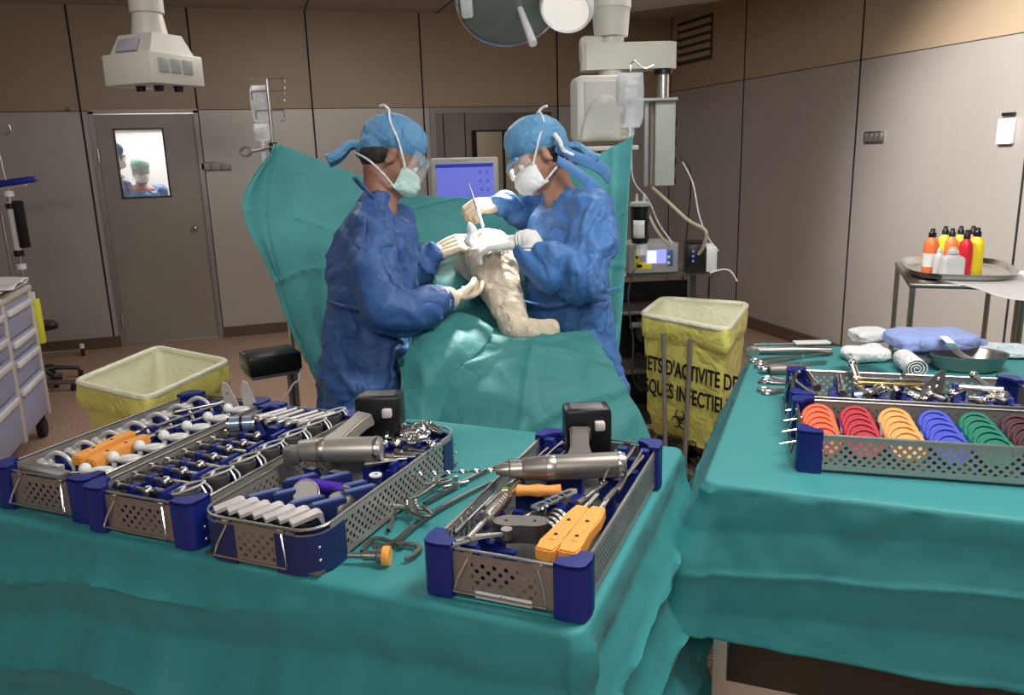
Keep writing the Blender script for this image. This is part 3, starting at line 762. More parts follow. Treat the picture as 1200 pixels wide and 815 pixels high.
remeshed(mb, 'body', SKIND, .0065, LS, 3)
for dy in (-1, 1):
    mb = Blob(); limb(mb, [((pel.x-.04, pel.y+dy*.12, .05), .047), ((pel.x+.17, pel.y+dy*.12, .035), .034)]); remeshed(mb, 'clog', WHITEP, .007, LS, 3)
eyes(HL, LS, .98); head_gear(LS, HL, CAPM, MASKM, MASKW, 3, visor=True)
mb = Blob()
limb(mb, [(pd(432, 274, 2.57), .066), (pd(440, 256, 2.72), .070), (pd(462, 262, 2.88), .060)])
limb(mb, [(pd(441, 243, 2.735), .070), (pd(432, 262, 2.72), (.09, .14, .06)), (pd(421, 280, 2.72), (.10, .16, .08)), (pd(424, 320, 2.72), (.12, .17, .09))])
limb(mb, [(pd(446, 278, 2.72), (.125, .18, .09)), (pd(438, 320, 2.72), (.148, .19, .1)), (pd(433, 380, 2.72), (.150, .19, .1)), (pd(426, 440, 2.72), (.155, .205, .1)), (Vector((pel.x-.02, pel.y, .38)), (.20, .24, .08))])
limb(mb, [(pd(434, 278, 2.56), .076), (pd(441, 315, 2.50), .080), (pd(455, 360, 2.47), .085), (pd(480, 366, 2.49), .082), (pd(500, 358, 2.53), .066), (pd(517, 353, 2.565), .046)])
limb(mb, [(pd(466, 262, 2.88), .068), (pd(478, 322, 2.90), .072), (pd(492, 310, 2.885), .062), (pd(506, 300, 2.88), .047)])
remeshed(mb, 'surgical_gown', GOWN, .008, LS, 2, gw(.021, 6.5, 2))
MB().tube([HL @ Vector((-.085, .05, -.12)), HL @ Vector((-.07, -.06, -.13)), HL @ Vector((.01, -.07, -.16)), HL @ Vector((.05, 0, -.17)), HL @ Vector((.0, .07, -.15))], .006, n=7, closed=True).build('gown_neckband', GOWN, LS)
MB().tube([pd(385, 352, 2.66), pd(400, 358, 2.52), pd(430, 362, 2.50), pd(470, 352, 2.56)], .006, n=6).build('gown_tie', GOWN, LS)
hand(LS, GLOVEC, pd(530, 350, 2.60), pd(578, 346, 2.84)-pd(530, 350, 2.60), -UP*.8-FW*.5, side=1, curl=(.25, .3, .3), cuff=pd(510, 353, 2.56), cuff_r=.044)
hand(LS, GLOVEC, pd(512, 296, 2.88), pd(548, 280, 2.86)-pd(512, 296, 2.88), UP*.55-FW*.8, side=1, curl=(.65, .85, .5), thumb=.9, cuff=pd(492, 308, 2.885), cuff_r=.042)
reparent(LS)

# ---------------------------------------------------------------- right surgeon
pel = pd(672, 400, 2.93)
RS = person_root('surgeon on the right in light blue gown, bent over the knee, holding a thin instrument', (pel.x, pel.y, 0))
fr = (-RT*.80 - UP*.48 - FW*.22)
HR = Matrix.Translation(pd(630, 186, 2.88)) @ facing(fr, UP-RT*.35)
mb = Blob(); head_shapes(mb, HR, .98)
limb(mb, [(HR @ Vector((-.03, 0, -.05)), .054), (pd(655, 226, 2.92), .056), (pd(664, 244, 2.93), .075)])
limb(mb, [(pd(666, 262, 2.93), (.08, .12, .06)), (pd(664, 330, 2.93), (.10, .13, .1)), (pel, (.09, .12, .09))])
for dy in (-1, 1):
    hp = pel+Vector((0, dy*.09, 0)); limb(mb, [(hp, .07), (Vector((pel.x-.02, pel.y+dy*.11, .5)), .06), (Vector((pel.x, pel.y+dy*.12, .09)), .042)])
limb(mb, [(pd(688, 248, 2.81), .05), (pd(688, 325, 2.67), .046), (pd(610, 288, 2.69), .027)])
limb(mb, [(pd(642, 230, 3.08), .055), (pd(625, 264, 3.14), .042), (pd(580, 240, 3.0), .026)])
remeshed(mb, 'body', SKIN, .0065, RS, 3)
for dy in (-1, 1):
    mb = Blob(); limb(mb, [((pel.x+.04, pel.y+dy*.12, .05), .047), ((pel.x-.17, pel.y+dy*.12, .035), .034)]); remeshed(mb, 'clog', WHITEP, .007, RS, 3)
eyes(HR, RS, .98); head_gear(RS, HR, CAPM, MASKW, MASKW, 8, cap_scale=(1.15, .95, .9))
mb = Blob()
limb(mb, [(pd(690, 246, 2.79), .072), (pd(668, 240, 2.93), .07), (pd(645, 234, 3.07), .062)])
limb(mb, [(pd(664, 262, 2.93), (.125, .18, .09)), (pd(662, 300, 2.93), (.150, .20, .1)), (pd(666, 350, 2.93), (.152, .19, .1)), (pd(674, 410, 2.93), (.150, .19, .1)), (pd(686, 455, 2.93), (.150, .20, .1)), (Vector((pel.x+.03, pel.y, .38)), (.19, .22, .08))])
limb(mb, [(pd(692, 250, 2.78), .082), (pd(696, 290, 2.70), .088), (pd(688, 326, 2.66), .092), (pd(655, 316, 2.66), .085), (pd(630, 300, 2.68), .066), (pd(614, 291, 2.69), .046)])
limb(mb, [(pd(640, 232, 3.08), .07), (pd(622, 254, 3.12), .068), (pd(596, 240, 3.03), .05), (pd(588, 240, 3.01), .044)])
remeshed(mb, 'surgical_gown', GOWNL, .008, RS, 2, gw(.021, 6.8, 31))
MB().tube([pd(610, 352, 2.86), pd(640, 358, 2.72), pd(680, 352, 2.72), pd(722, 338, 2.84)], .006, n=6).build('gown_tie', GOWNL, RS)
# long cap ties falling behind the neck
TIE = cloth('cap_tie_cloth', (.10, .24, .52), .55, 6, .2, .4)
for row_ in ([(652, 168, 2.80), (676, 178, 2.84), (702, 188, 2.9), (716, 200, 2.95)], [(654, 182, 2.80), (680, 198, 2.80), (700, 214, 2.84), (708, 226, 2.88)]):
    P_ = [pd(*q) for q in row_]; dn = -UP*.03+RT*-.006
    MB().grid(patch([[q for q in P_], [q+dn*.5+FW*-.008 for q in P_], [q+dn*(1+.25*k) for k, q in enumerate(P_)]], 6, 5)).build('cap_tie', TIE, RS, solid=.003)
MB().tube([pd(650, 158, 2.80), pd(656, 166, 2.78), pd(660, 176, 2.79), pd(672, 182, 2.80)], lambda u: .010-.004*u, n=7).build('cap_tie', MASKW, RS)
hand(RS, GLOVEW, pd(604, 284, 2.69), pd(548, 290, 2.75)-pd(604, 284, 2.69), UP*.8-FW*.55, side=-1, curl=(.3, .45, .4), cuff=pd(622, 293, 2.685), cuff_r=.042)
hand(RS, GLOVEC, pd(582, 240, 3.0), pd(548, 243, 2.93)-pd(582, 240, 3.0), UP*.55-FW*.7, side=-1, curl=(.75, .9, .6), thumb=.9, cuff=pd(597, 240, 3.03), cuff_r=.040)
reparent(RS)
a, b_ = pd(549, 215, 2.93), pd(566, 266, 2.86)
t = thing('surgical_probe', 'thin pale instrument held upright in the right surgeon\'s raised hand', 'instrument')
MB().cyl(a, a.lerp(b_, .62), .0028, .0045).build('shaft', STEEL, t)
MB().cyl(a.lerp(b_, .6), b_, .007, .005).build('grip', WHITEP, t, label='white grip')

# ---------------------------------------------------------------- patient on the operating table
foot = pd(604, 386, 2.66); knee = pd(572, 298, 2.92); hip = pd(545, 345, 3.30); hip.z = 1.07
ax = Vector((hip.x-foot.x, hip.y-foot.y, 0)).normalized(); px_ = Vector((ax.y, -ax.x, 0))
ztab = foot.z-.06
TAB = thing('operating_table', 'padded operating table under teal drapes between the two surgeons', 'operating table', (foot.x, foot.y, 0), math.atan2(ax.y, ax.x))
for x0, x1 in ((-.08, .55), (.57, 1.25), (1.27, 1.75)): MB().box(((x0+x1)/2, .08, ztab-.05), (x1-x0, .5, .08), bev=.02).build('cushion', BLACK, TAB)
MB().box((.8, .08, ztab-.11), (1.6, .46, .03), bev=.004).build('frame', STEEL, TAB)
MB().cyl((.8, .08, .12), (.8, .08, ztab-.11), .11, n=24).build('column', STEEL, TAB)
MB().box((.8, .08, .07), (.9, .5, .12), bev=.03).build('base', CREAMP, TAB)
PT = thing('person', 'patient lying on the operating table, bent leg wrapped in beige stockinette', 'person', (foot.x, foot.y, ztab))
mb = Blob()
h2 = hip + px_*(-.10)
limb(mb, [(hip, .085), (knee, .06), (pd(576, 305, 2.86), .055), (pd(586, 335, 2.80), .048), (pd(596, 364, 2.72), .036), (foot, .034), (foot+RT*.11, .022)])
l2 = foot + px_*(-.17); l2.z = ztab+.035
limb(mb, [(hip+px_*(-.18), .075), (l2+ax*.12, .04)])
tor = hip+ax*.3+px_*(-.09); chest = hip+ax*.55+px_*(-.09); tor.z = chest.z = ztab+.10
limb(mb, [(hip+px_*(-.09), (.15, .15, .07)), (tor, (.15, .15, .085)), (chest, (.17, .17, .095)), (chest+ax*.22+Vector((0, 0, -.02)), .055)])
Mh = Matrix.Translation(chest+ax*.36) @ facing(Vector((0, 0, 1)), ax); head_shapes(mb, Mh, .95)
limb(mb, [(chest+px_*.17, .05), (hip+ax*.15+px_*.2, .035), (hip+px_*.19, .03)]); limb(mb, [(chest-px_*.17, .05), (hip+ax*.2-px_*.36, .035), (hip-px_*.34, .03)])
remeshed(mb, 'body', SKIN, .009, PT, 3)
mb = Blob()
limb(mb, [(hip.lerp(knee, .45), .105), (knee, .098), (pd(576, 306, 2.87), .090), (pd(585, 335, 2.80), .074), (pd(596, 364, 2.72), .060), (foot, .046)])
limb(mb, [(foot+Vector((0, 0, -.005)), .044), (foot+RT*.06-UP*.004, .038), (foot+RT*.115+UP*.0, .032), (foot+RT*.125+UP*.014, .020)])
remeshed(mb, 'stockinette', STOCK, .006, PT, 3, wr(.0065, 13, 5))
t = thing('gauze_sponge', 'crumpled pale gauze sponge held at the knee between the surgeons\' hands', 'gauze', pd(551, 275, 2.80))
mb = Blob(); limb(mb, [(Vector((0, 0, -.025)), (.022, .018, .02)), (Vector((.006, 0, .012)), (.017, .014, .02)), (Vector((.0, 0, .038)), .008)]); remeshed(mb, 'gauze', MASKW, .004, t, 2, wr(.004, 40, 2))
MB().tube([pd(556, 316, 2.80), pd(564, 330, 2.79), pd(574, 338, 2.78), pd(584, 326, 2.77)], .004, n=6).build('bandage_cord', mat('dark_green_cord', (.02, .10, .10), .6), PT)
reparent(PT)
def sheet(name, label, cat, net, m, amp, s, seed=0, su=12, sv=12, th=.002, extra=None):
    P = patch(net, su, sv); ni = len(P); nj = len(P[0]); Q = []
    for i in range(ni):
        row = []
        for j in range(nj):
            a = P[min(i+1, ni-1)][j]-P[max(i-1, 0)][j]; b = P[i][min(j+1, nj-1)]-P[i][max(j-1, 0)][j] if False else P[i][min(j+1, nj-1)]-P[i][max(j-1, 0)]
            n = a.cross(b); n = n.normalized() if n.length > 0 else Vector((0, 0, 1)); p = P[i][j]
            d = amp*((1-abs(noise.noise(Vector((p.x*s+seed, p.y*s, p.z*s))))*2.6)*.7+(1-abs(noise.noise(Vector((p.x*s*2.4, p.y*s*2.4+seed, p.z*s*2.4))))*2)*.3)
            if extra: d += extra(i/(ni-1), j/(nj-1))
            row.append(p+n*d)
        Q.append(row)
    o = MB().grid(Q).build(name, m, ang=70, solid=th); tag(o, label, cat); return o
def net(rows): return [[pd(*q) for q in r] for r in rows]
def cr(i, j):
    d = 0
    for (a, b, c, w_, h_) in ((1, .35, .78, .012, .016), (1, .30, .98, .010, .015), (.2, 1, .30, .012, .010), (1, -.1, .50, .012, .012), (.7, 1, 1.1, .010, .010)):
        d += h_*max(0, 1-abs(a*i+b*j-c)/w_/2)
    return d
sheet('patient_drape', 'teal drape over the foot end of the operating table below the wrapped leg', 'drape', net([
    [(455, 300, 3.30), (510, 292, 3.3), (548, 290, 3.30), (620, 300, 3.34), (690, 330, 3.25)],
    [(465, 350, 2.98), (508, 330, 2.92), (548, 325, 2.97), (615, 345, 3.0), (690, 372, 2.98)],
    [(468, 402, 2.80), (505, 372, 2.80), (556, 376, 2.80), (620, 388, 2.78), (686, 393, 2.76)],
    [(470, 428, 2.62), (512, 402, 2.60), (565, 400, 2.58), (630, 398, 2.57), (700, 402, 2.60)],
    [(472, 458, 2.50), (522, 440, 2.45), (582, 440, 2.43), (652, 440, 2.44), (728, 452, 2.50)],
    [(478, 500, 2.43), (530, 505, 2.38), (602, 515, 2.36), (682, 515, 2.36), (762, 515, 2.42)],
    [(484, 600, 2.40), (540, 620, 2.34), (610, 630, 2.33), (690, 625, 2.33), (778, 590, 2.40)]]), TEAL, .014, 5, 3, 26, 18, extra=cr)
sheet('patient_drape', 'lighter teal drape hanging in folds beside the left surgeon under the leg', 'drape', net([
    [(500, 372, 2.62), (522, 366, 2.66), (552, 372, 2.68), (578, 388, 2.62)],
    [(484, 398, 2.52), (508, 396, 2.50), (538, 398, 2.50), (566, 408, 2.50)],
    [(474, 432, 2.44), (496, 436, 2.40), (514, 440, 2.41), (528, 450, 2.43)],
    [(474, 490, 2.36), (490, 500, 2.34), (500, 505, 2.35), (508, 512, 2.37)]]), TEAL, .010, 9, 12, 10, 10)
sheet('anaesthesia_curtain', 'tall teal drape screen hung behind the two surgeons', 'curtain', net([
    [(318, 173, 3.38), (328, 170, 3.42), (400, 197, 3.50), (470, 224, 3.55), (540, 232, 3.6), (610, 228, 3.55), (685, 190, 3.5), (742, 160, 3.45)],
    [(283, 238, 3.32), (326, 236, 3.42), (400, 250, 3.50), (470, 258, 3.55), (540, 262, 3.6), (610, 262, 3.55), (685, 245, 3.48), (738, 230, 3.42)],
    [(314, 318, 3.28), (345, 318, 3.36), (405, 318, 3.44), (470, 318, 3.5), (540, 318, 3.55), (610, 320, 3.5), (682, 325, 3.44), (733, 320, 3.4)],
    [(345, 395, 3.24), (368, 398, 3.30), (410, 400, 3.36), (470, 400, 3.45), (540, 400, 3.5), (610, 400, 3.5), (680, 400, 3.42), (727, 400, 3.38)],
    [(384, 474, 3.2), (396, 480, 3.24), (420, 490, 3.3), (470, 500, 3.4), (540, 500, 3.45), (610, 500, 3.45), (680, 490, 3.4), (718, 470, 3.36)]]), TEALC, .014, 2.6, 9, 24, 26,
    extra=lambda i, j: .028*math.sin(j*38+3*i)*(.25+.75*i)*(1 if j > .02 else 0)+sum(h_*max(0, 1-abs(a_*i+b_*j-c_)/.010) for a_, b_, c_, h_ in ((1, .25, .55, .014), (1, .3, .85, .012), (1, -.2, .28, .010), (.15, 1, .14, .014), (.1, 1, .34, .010), (0, 1, .93, .010), (1, 1.4, .80, .008))))
# ---------------------------------------------------------------- two people beyond the door window
def bystander(label, p, fwd, gown, cap, lean=0):
    r = person_root(label, (p.x, p.y, 0)); F = facing(fwd, Vector((0, 0, 1)))
    M = Matrix.Translation(p) @ F; side = F @ Vector((0, 1, 0)); f = F @ Vector((1, 0, 0)); side.z = 0; f.z = 0
    mb = Blob(); head_shapes(mb, M, 1); c = Vector((p.x, p.y, p.z-.215))-f*.06
    limb(mb, [(M @ Vector((-.02, 0, -.06)), .055), (c+Vector((0, 0, .06)), .06)])
    limb(mb, [(c, (.15, .15, .08)), (c-Vector((0, 0, .5)), (.14, .14, .1))])
    for s in (-1, 1):
        limb(mb, [(c+side*.09*s-Vector((0, 0, .55)), .09), (Vector((c.x, c.y, .08))+side*.1*s, .045)])
        limb(mb, [(c+side*.18*s, .055), (c+side*.24*s-Vector((0, 0, .28))+f*.05, .042), (c+side*.12*s+f*.28-Vector((0, 0, .33)), .03), (c+side*.11*s+f*.36-Vector((0, 0, .34)), .03)])
    remeshed(mb, 'body', SKIN, .010, r, 3); eyes(M, r)
    mb = Blob()
    limb(mb, [(c+side*.17, .075), (c-side*.17, .075)]); limb(mb, [(c-Vector((0, 0, .05)), (.19, .19, .09)), (c-Vector((0, 0, .95)), (.2, .2, .1))])
    for s in (-1, 1): limb(mb, [(c+side*.18*s, .075), (c+side*.24*s-Vector((0, 0, .28))+f*.05, .06), (c+side*.13*s+f*.25-Vector((0, 0, .33)), .045)])
    remeshed(mb, 'surgical_gown', gown, .011, r, 3, wr(.009, 9, 4))
    head_gear(r, M, cap, MASKW, MASKW, 2) if cap else None
    reparent(r); return r
LG = cloth('green_cap', (.42, .72, .60), .7, 16, .5, .5)
bystander('person in a pale green cap and blue scrubs seen through the door window', aty(165, 201, 9.6)+Vector((0, 0, .0)), (.25, -.9, -.25), GOWNL, LG)
q = aty(150, 214, 8.85)
bystander('person in dark blue scrubs at the left edge of the door window, mostly hidden', aty(132, 184, 8.8), (.9, .35, -.2), GOWN, GOWN)
# ============================================================ CEILING EQUIPMENT
CAMZ = math.atan2(RT.y, RT.x)
def cz(v): return Vector((v.x, v.y, 0))
# left pendant
p = pd(181, 84, 4.4)
t = thing('ceiling_pendant', 'white ceiling supply pendant with a boxy socket head above the grey door', 'ceiling pendant', p, CAMZ-math.radians(24))
mb = MB().box((0, 0, 0), (.35, .37, .16), bev=.008); mb.build('socket_head', PENDW, t)
def frustum(z0, a, z1, b, cx=0, cy=0):
    mb = MB(); V = [mb.bm.verts.new((cx+x*w_, cy+y*d_, z)) for z, (w_, d_) in ((z0, a), (z1, b)) for x, y in ((-1, -1), (1, -1), (1, 1), (-1, 1))]
    mb.bm.faces.new(V[:4][::-1]); mb.bm.faces.new(V[4:])
    for i in range(4): mb.bm.faces.new((V[i], V[(i+1) % 4], V[4+(i+1) % 4], V[4+i]))
    return mb
frustum(.075, (.150, .155), .185, (.125, .10)).build('tapered_cover', PENDW, t, flat=True)
MB().cyl((0, 0, .18), (0, 0, .31), .095, .075, 24).build('swivel_joint', PENDW, t)
MB().cyl((0, 0, .30), (0, 0, ZC-p.z), .088, n=24).build('column', PENDW, t)
for k in range(3): MB().box((.176, -.10+.085*k, .015), (.012, .065, .075), bev=.004).build('socket', mat('grey_socket', (.33, .36, .34), .4), t)
MB().box((-.02, -.142, .125), (.15, .012, .07), rot=(-.45, 0, 0), bev=.003).build('panel', mat('lilac_panel', (.42, .42, .5), .25), t)
for x, y in ((-.03, -.08), (.06, -.04), (.10, .06)): MB().cyl((x, y, -.11), (x, y, -.08), .022, .026).build('gas_outlet', BLACK, t)

# right equipment column with arm
p = pd(716, 100, 3.75)
t = thing('ceiling_pendant', 'white round equipment column with a horizontal jointed arm above the right surgeon', 'ceiling pendant', (p.x, p.y, 0), CAMZ)
z0 = p.z
def zc(y, D): return pd(716, y, D).z
MB().cyl((0, 0, z0-.1), (0, 0, ZC-.1), .06, n=28).build('column', PENDW, t)
MB().cyl((0, 0, zc(45, 3.75)), (0, 0, zc(14, 3.75)), .078, .088, n=28).cyl((0, 0, zc(14, 3.75)), (0, 0, zc(0, 3.75)), .092, .092, n=28).build('swivel_joint', PENDW, t)
MB().cyl((0, 0, ZC-.22), (0, 0, ZC-.1), .2, n=32).build('ceiling_flange', PENDW, t)
za = zc(66, 3.7)
o = [(-.14, -.05), (-.12, -.065), (.22, -.065), (.27, -.055), (.30, -.02), (.30, .03), (.27, .06), (.20, .065), (.0, .075), (-.12, .065), (-.14, .05)]
MB().prism(o, za-.062, za+.055).build('arm', PENDW, t, ang=30)
MB().box((-.09, 0, za+.03), (.11, .12, .12), bev=.02).build('arm_joint', PENDW, t)
MB().cyl((.245, 0, za-.085), (.245, 0, za-.06), .045, n=20).build('arm_collar', BLACK, t)
MB().cyl((.245, 0, zc(116, 3.7)), (.245, 0, za-.07), .027, n=20).build('drop_tube', STEEL, t)
zt_ = zc(118, 3.7); zb = zc(221, 3.7)
MB().box((.17, 0, zt_), (.26, .16, .012)).build('rail_bracket', STEEL, t)
MB().box((.25, .02, (zt_+zb)/2), (.095, .13, zt_-zb), bev=.006).build('supply_panel', mat('pale_green_panel', (.50, .52, .46), .45), t)
MB().box((.165, .0, (zt_+zb)/2), (.018, .05, zt_-zb)).build('side_rail', STEEL, t)
for k in range(4): MB().box((.303, .0, zt_-.1-.09*k), (.012, .05, .04), bev=.003).build('socket', BLACK, t)
# monitor (seen from behind) on the column shelf
p = pd(706, 128, 3.62)
m_ = thing('anaesthesia_monitor', 'bulky white monitor seen from behind on the equipment column', 'monitor', p, CAMZ+.12)
MB().box((0, 0, 0), (.275, .16, .285), bev=.03).build('housing', PENDW, m_)
mb = MB().box((-.005, -.082, .0), (.19, .012, .23), bev=.005); mb.build('back_cover', mat('pend_shade', (.50, .50, .46), .45), m_)
mb = MB(); mb.grid([[Vector((x*(1-.0*k)+.0, -.09-.055*math.sin(PI*min(1, max(0, (x+.10)/.17)))*(k/5), -.14+.19*k/5*math.sin(max(.15, math.sin(PI*(x+.12)/.2))*PI/2))) for x in [-.115+.018*i for i in range(11)]] for k in range(6)])
mb.build('cable_hood', PENDW, m_, solid=.006)
MB().box((.055, -.095, -.03), (.05, .015, .075), bev=.01).build('handle_recess', DULL, m_)
p = pd(690, 172, 3.6)
s_ = thing('monitor_shelf', 'grey shelf with dark cable connectors under the white monitor', 'shelf', (p.x, p.y, p.z), CAMZ+.05)
MB().box((0.02, 0, -.01), (.36, .26, .02), bev=.004).build('plate', CREAMP, s_)
MB().box((.02, .06, -.07), (.36, .16, .09), bev=.01).build('module_rack', DULL, s_)
for k in range(6): MB().cyl((-.12+.05*k, -.11, -.035), (-.12+.05*k, -.135, -.04), .013).build('connector', BLACK if k % 2 else STEEL, s_)

def iv_bag(label, p, h_, w_, m=GLASS):
    t = thing('infusion_bag', label, 'infusion bag', p, CAMZ)
    mb = MB(); P = []
    for i in range(11):
        v = i/10; z = -h_*v; row = []
        for j in range(24):
            a = 2*PI*j/24; ww = w_/2*(1-.25*max(0, v-.85)/.15)*(.93+.07*math.sin(v*PI)); dd = .028*math.sin(PI*min(1, .08+v))+.004
            row.append(Vector((ww*math.copysign(abs(math.cos(a))**.7, math.cos(a)), dd*math.sin(a)+.002*math.sin(v*19+a*3), z)))
        P.append(row)
    mb.grid(P, closed_u=True); mb.build('bag', m, t)
    MB().box((0, 0, -.004), (w_*.9, .006, .016), bev=.002).build('hanger_seam', GLASS, t)
    MB().box((0, -.026, -h_*.35), (w_*.45, .004, h_*.3), bev=.001).build('printed_label', mat('bag_label', (.55, .57, .60), .5), t)
    MB().cyl((0, 0, -h_-.03), (0, 0, -h_), .008).cyl((0, 0, -h_-.09), (0, 0, -h_-.03), .011).build('drip_chamber', GLASS, t)
    return t
iv_bag('clear infusion bag hanging from the equipment column right of the white monitor', pd(739, 86, 3.5), .23, .12)
b_ = pd(739, 86, 3.5)
t = tag(MB().tube([b_+Vector((0, 0, 0)), b_+Vector((0, 0, .03)), b_+Vector((.02, 0, .05)), b_+RT*.06+Vector((0, 0, .02)), b_+RT*.10+Vector((0, 0, .035))], .004).build('bag_hook', BRIGHT), 'bent steel hook holding the infusion bag beside the drop tube', 'hook')
tag(MB().tube([pd(740, 168, 3.5), pd(742, 210, 3.5), pd(760, 235, 3.55), pd(772, 262, 3.6), pd(788, 285, 3.6)], .0035).build('infusion_line', GLASS), 'thin clear tube running down from the right infusion bag', 'tube')

# ---- surgical lamps
GLOSSG = mat('lamp_shell_green_grey', (.20, .22, .19), .16, .2, coat=.6)
p = pd(597, -7, 3.3)
t = thing('surgical_lamp', 'large round surgical lamp with dark glossy shell at the top of the frame', 'lamp'); 
nrm = (Vector((0, 0, 1))*.66 + FW*.62 - RT*.08).normalized()
t.matrix_world = Matrix.Translation(p) @ nrm.to_track_quat('Z', 'Y').to_matrix().to_4x4()
R0 = .218
MB().lathe([(R0*.98, -.03), (R0, -.015), (R0*1.0, .0), (R0*.93, .045), (R0*.7, .095), (R0*.35, .12), (.001, .125)], 48).build('shell', GLOSSG, t)
MB().lathe([(R0*.98, -.03), (R0*.9, -.036), (.001, -.05)], 48).build('diffuser', mat('lamp_glass_dark', (.17, .19, .155), .22, .2, coat=.6), t)
MB().tube([(R0*1.01*math.cos(a), R0*1.01*math.sin(a), -.022) for a in [2*PI*k/48 for k in range(48)]], .008, n=8, smooth=False, closed=True).build('bright_rim', BRIGHT, t)
qx = t.matrix_world.inverted().to_3x3() @ RT; a0 = math.atan2(qx.y, qx.x)
for a in (a0+.05, a0+PI-.05): MB().box((R0*.84*math.cos(a), R0*.84*math.sin(a), -.045), (.05, .11, .03), rot=(0, 0, a), bev=.012).build('side_bracket', WHITEP, t)
q = t.matrix_world.inverted() @ pd(626, 52, 3.22)
MB().cyl((q.x*.55, q.y*.55, -.045), (q.x*.95, q.y*.95, q.z), .013, .017).build('handle', WHITEP, t)
p2 = pd(664, 8, 3.25)
t = thing('surgical_lamp', 'smaller lit surgical lamp with pale glowing face behind the large lamp', 'lamp')
nrm = (Vector((0, 0, 1))*.66 + FW*.55 + RT*.18).normalized()
t.matrix_world = Matrix.Translation(p2) @ nrm.to_track_quat('Z', 'Y').to_matrix().to_4x4()
R1 = .108
MB().lathe([(R1, -.02), (R1*1.05, .0), (R1*.95, .05), (R1*.6, .09), (.001, .10)], 40).build('shell', WHITEP, t)
MB().lathe([(R1*.88, -.021), (.001, -.026)], 40).build('lit_lens', mat('lamp_emitter', (.9, .85, .78), .4, emit=((1, .93, .84), .5)), t)
MB().lathe([(R1*.88, -.02), (R1*.94, -.03), (R1, -.02)], 40).build('lens_ring', WHITEP, t)
MB().tube([p2-t.location+Vector((0, 0, 0)), Vector((0, 0, .1)), Vector((0, .05, .25))], .02).build('arm', PENDW, t)
KNEE = pd(566, 282, 2.82)
spot('surgical_lamp_light', p2-nrm*.16, KNEE+Vector((0.03, 0, .0)), 420, 17, .9, .06, (1, .97, .92))
spot('surgical_lamp_light', pd(597, 2, 3.3)-nrm*.2, KNEE, 380, 22, .9, .08, (1, .97, .92))
for (P0, A_, lab) in ((pd(597, 6, 3.3), Vector((0, 0, .12)), 0),):
    tag(MB().tube([P0+Vector((0, 0, .11)), P0+Vector((.1, .1, .35)), P0+Vector((.35, .3, ZC-.1-P0.z))], .022).build('lamp_arm', PENDW), 'white curved arm carrying the large surgical lamp', 'lamp arm')

# ============================================================ BACK AREA EQUIPMENT
# IV pole with bag at the left end of the curtain
p = pd(320, 170, 3.48)
t = thing('infusion_stand', 'steel infusion pole with hooks at the left top of the teal curtain', 'infusion stand', (p.x, p.y, 0), CAMZ)
ztop = pd(320, 94, 3.48).z
MB().cyl((0, 0, .1), (0, 0, 1.4), .012).cyl((0, 0, 1.4), (0, 0, ztop), .008).build('pole', STEEL, t)
for dz, L in ((0, .075), (-.05, .07), (-.13, .06)):
    z = ztop+dz
    MB().tube([(-L, 0, z-.035), (-L, 0, z-.005), (-L*.8, 0, z), (L*.8, 0, z), (L, 0, z-.008), (L, 0, z-.04), (L*.8, -.01, z-.045)], .0035, n=6).build('hook', STEEL, t)
MB().cyl((0, 0, p.z-.05), (0, 0, p.z+.01), .018).build('clamp', BLACK, t)
for k in range(5):
    a = 2*PI*k/5; MB().box((.14*math.cos(a), .14*math.sin(a), .08), (.28, .03, .02), rot=(0, 0, a)).cyl((.27*math.cos(a)-.008, .27*math.sin(a), .03), (.27*math.cos(a)+.008, .27*math.sin(a), .03), .03).build('base_leg', STEEL, t)
iv_bag('crumpled clear infusion bag on the left infusion pole above the curtain', pd(303, 101, 3.46), .15, .085)
iv_bag('small clear bag hanging lowest on the left infusion pole', pd(306, 146, 3.44), .07, .07)
t = tag(MB().tube([pd(288+6*math.cos(a), 178+5*math.sin(a), 3.42) for a in [k*PI/5 for k in range(10)]], .006, closed=True).tube([pd(294, 178, 3.42), pd(306, 176, 3.44), pd(320, 172, 3.47)], .006).build('clamp_ring', STEEL), 'steel ring clamp at the left corner of the curtain', 'clamp')

# screen behind the curtain
p = pd(545, 214, 4.1)
t = thing('computer_monitor', 'grey computer monitor with lit blue screen between the two surgeons', 'monitor', p, CAMZ)
MB().box((0, .015, 0), (.345, .035, .25), bev=.01).build('frame', mat('screen_frame_grey', (.42, .42, .38), .45), t)
MB().box((0, -.004, -.005), (.295, .004, .20)).build('screen', mat('blue_screen', (.02, .02, .1), .2, emit=((.14, .17, .62), .95)), t, label='lit blue screen')
MB().box((0, -.007, .085), (.295, .002, .018)).build('title_bar', mat('screen_bar', (.01, .01, .1), .2, emit=((.03, .03, .35), .8)), t)
for k, (x, z) in enumerate(((.08, .05), (.115, .05), (.08, .005), (.115, .005), (.085, -.035), (.115, -.04))): MB().box((x, -.007, z), (.014, .002, .016)).build('screen_icon', mat('screen_icon', (.05, .06, .3), .2, emit=((.06, .08, .40), .8)), t)
MB().box((-.02, -.004, .117), (.09, .006, .012), bev=.002).build('latch', CREAMP, t)
MB().cyl((0, .05, -.35), (0, .05, -.1), .02).box((0, .05, -.36), (.3, .22, .02), bev=.005).build('stand', DULL, t)
c0 = Vector((p.x, p.y, 0)); hz = p.z-.37
t = thing('anaesthesia_cart', 'dark equipment cart hidden behind the teal curtain under the blue screen', 'cart', c0+FW*.08-Vector((0, 0, FW.z*.08)), CAMZ)
MB().box((0, 0, hz/2+.04), (.6, .42, hz-.08), bev=.01).build('cabinet', GREYM, t)
for x in (-.24, .24):
    for y in (-.15, .15): MB().cyl((x-.012, y, .04), (x+.012, y, .04), .04).build('caster', RUBBER, t)

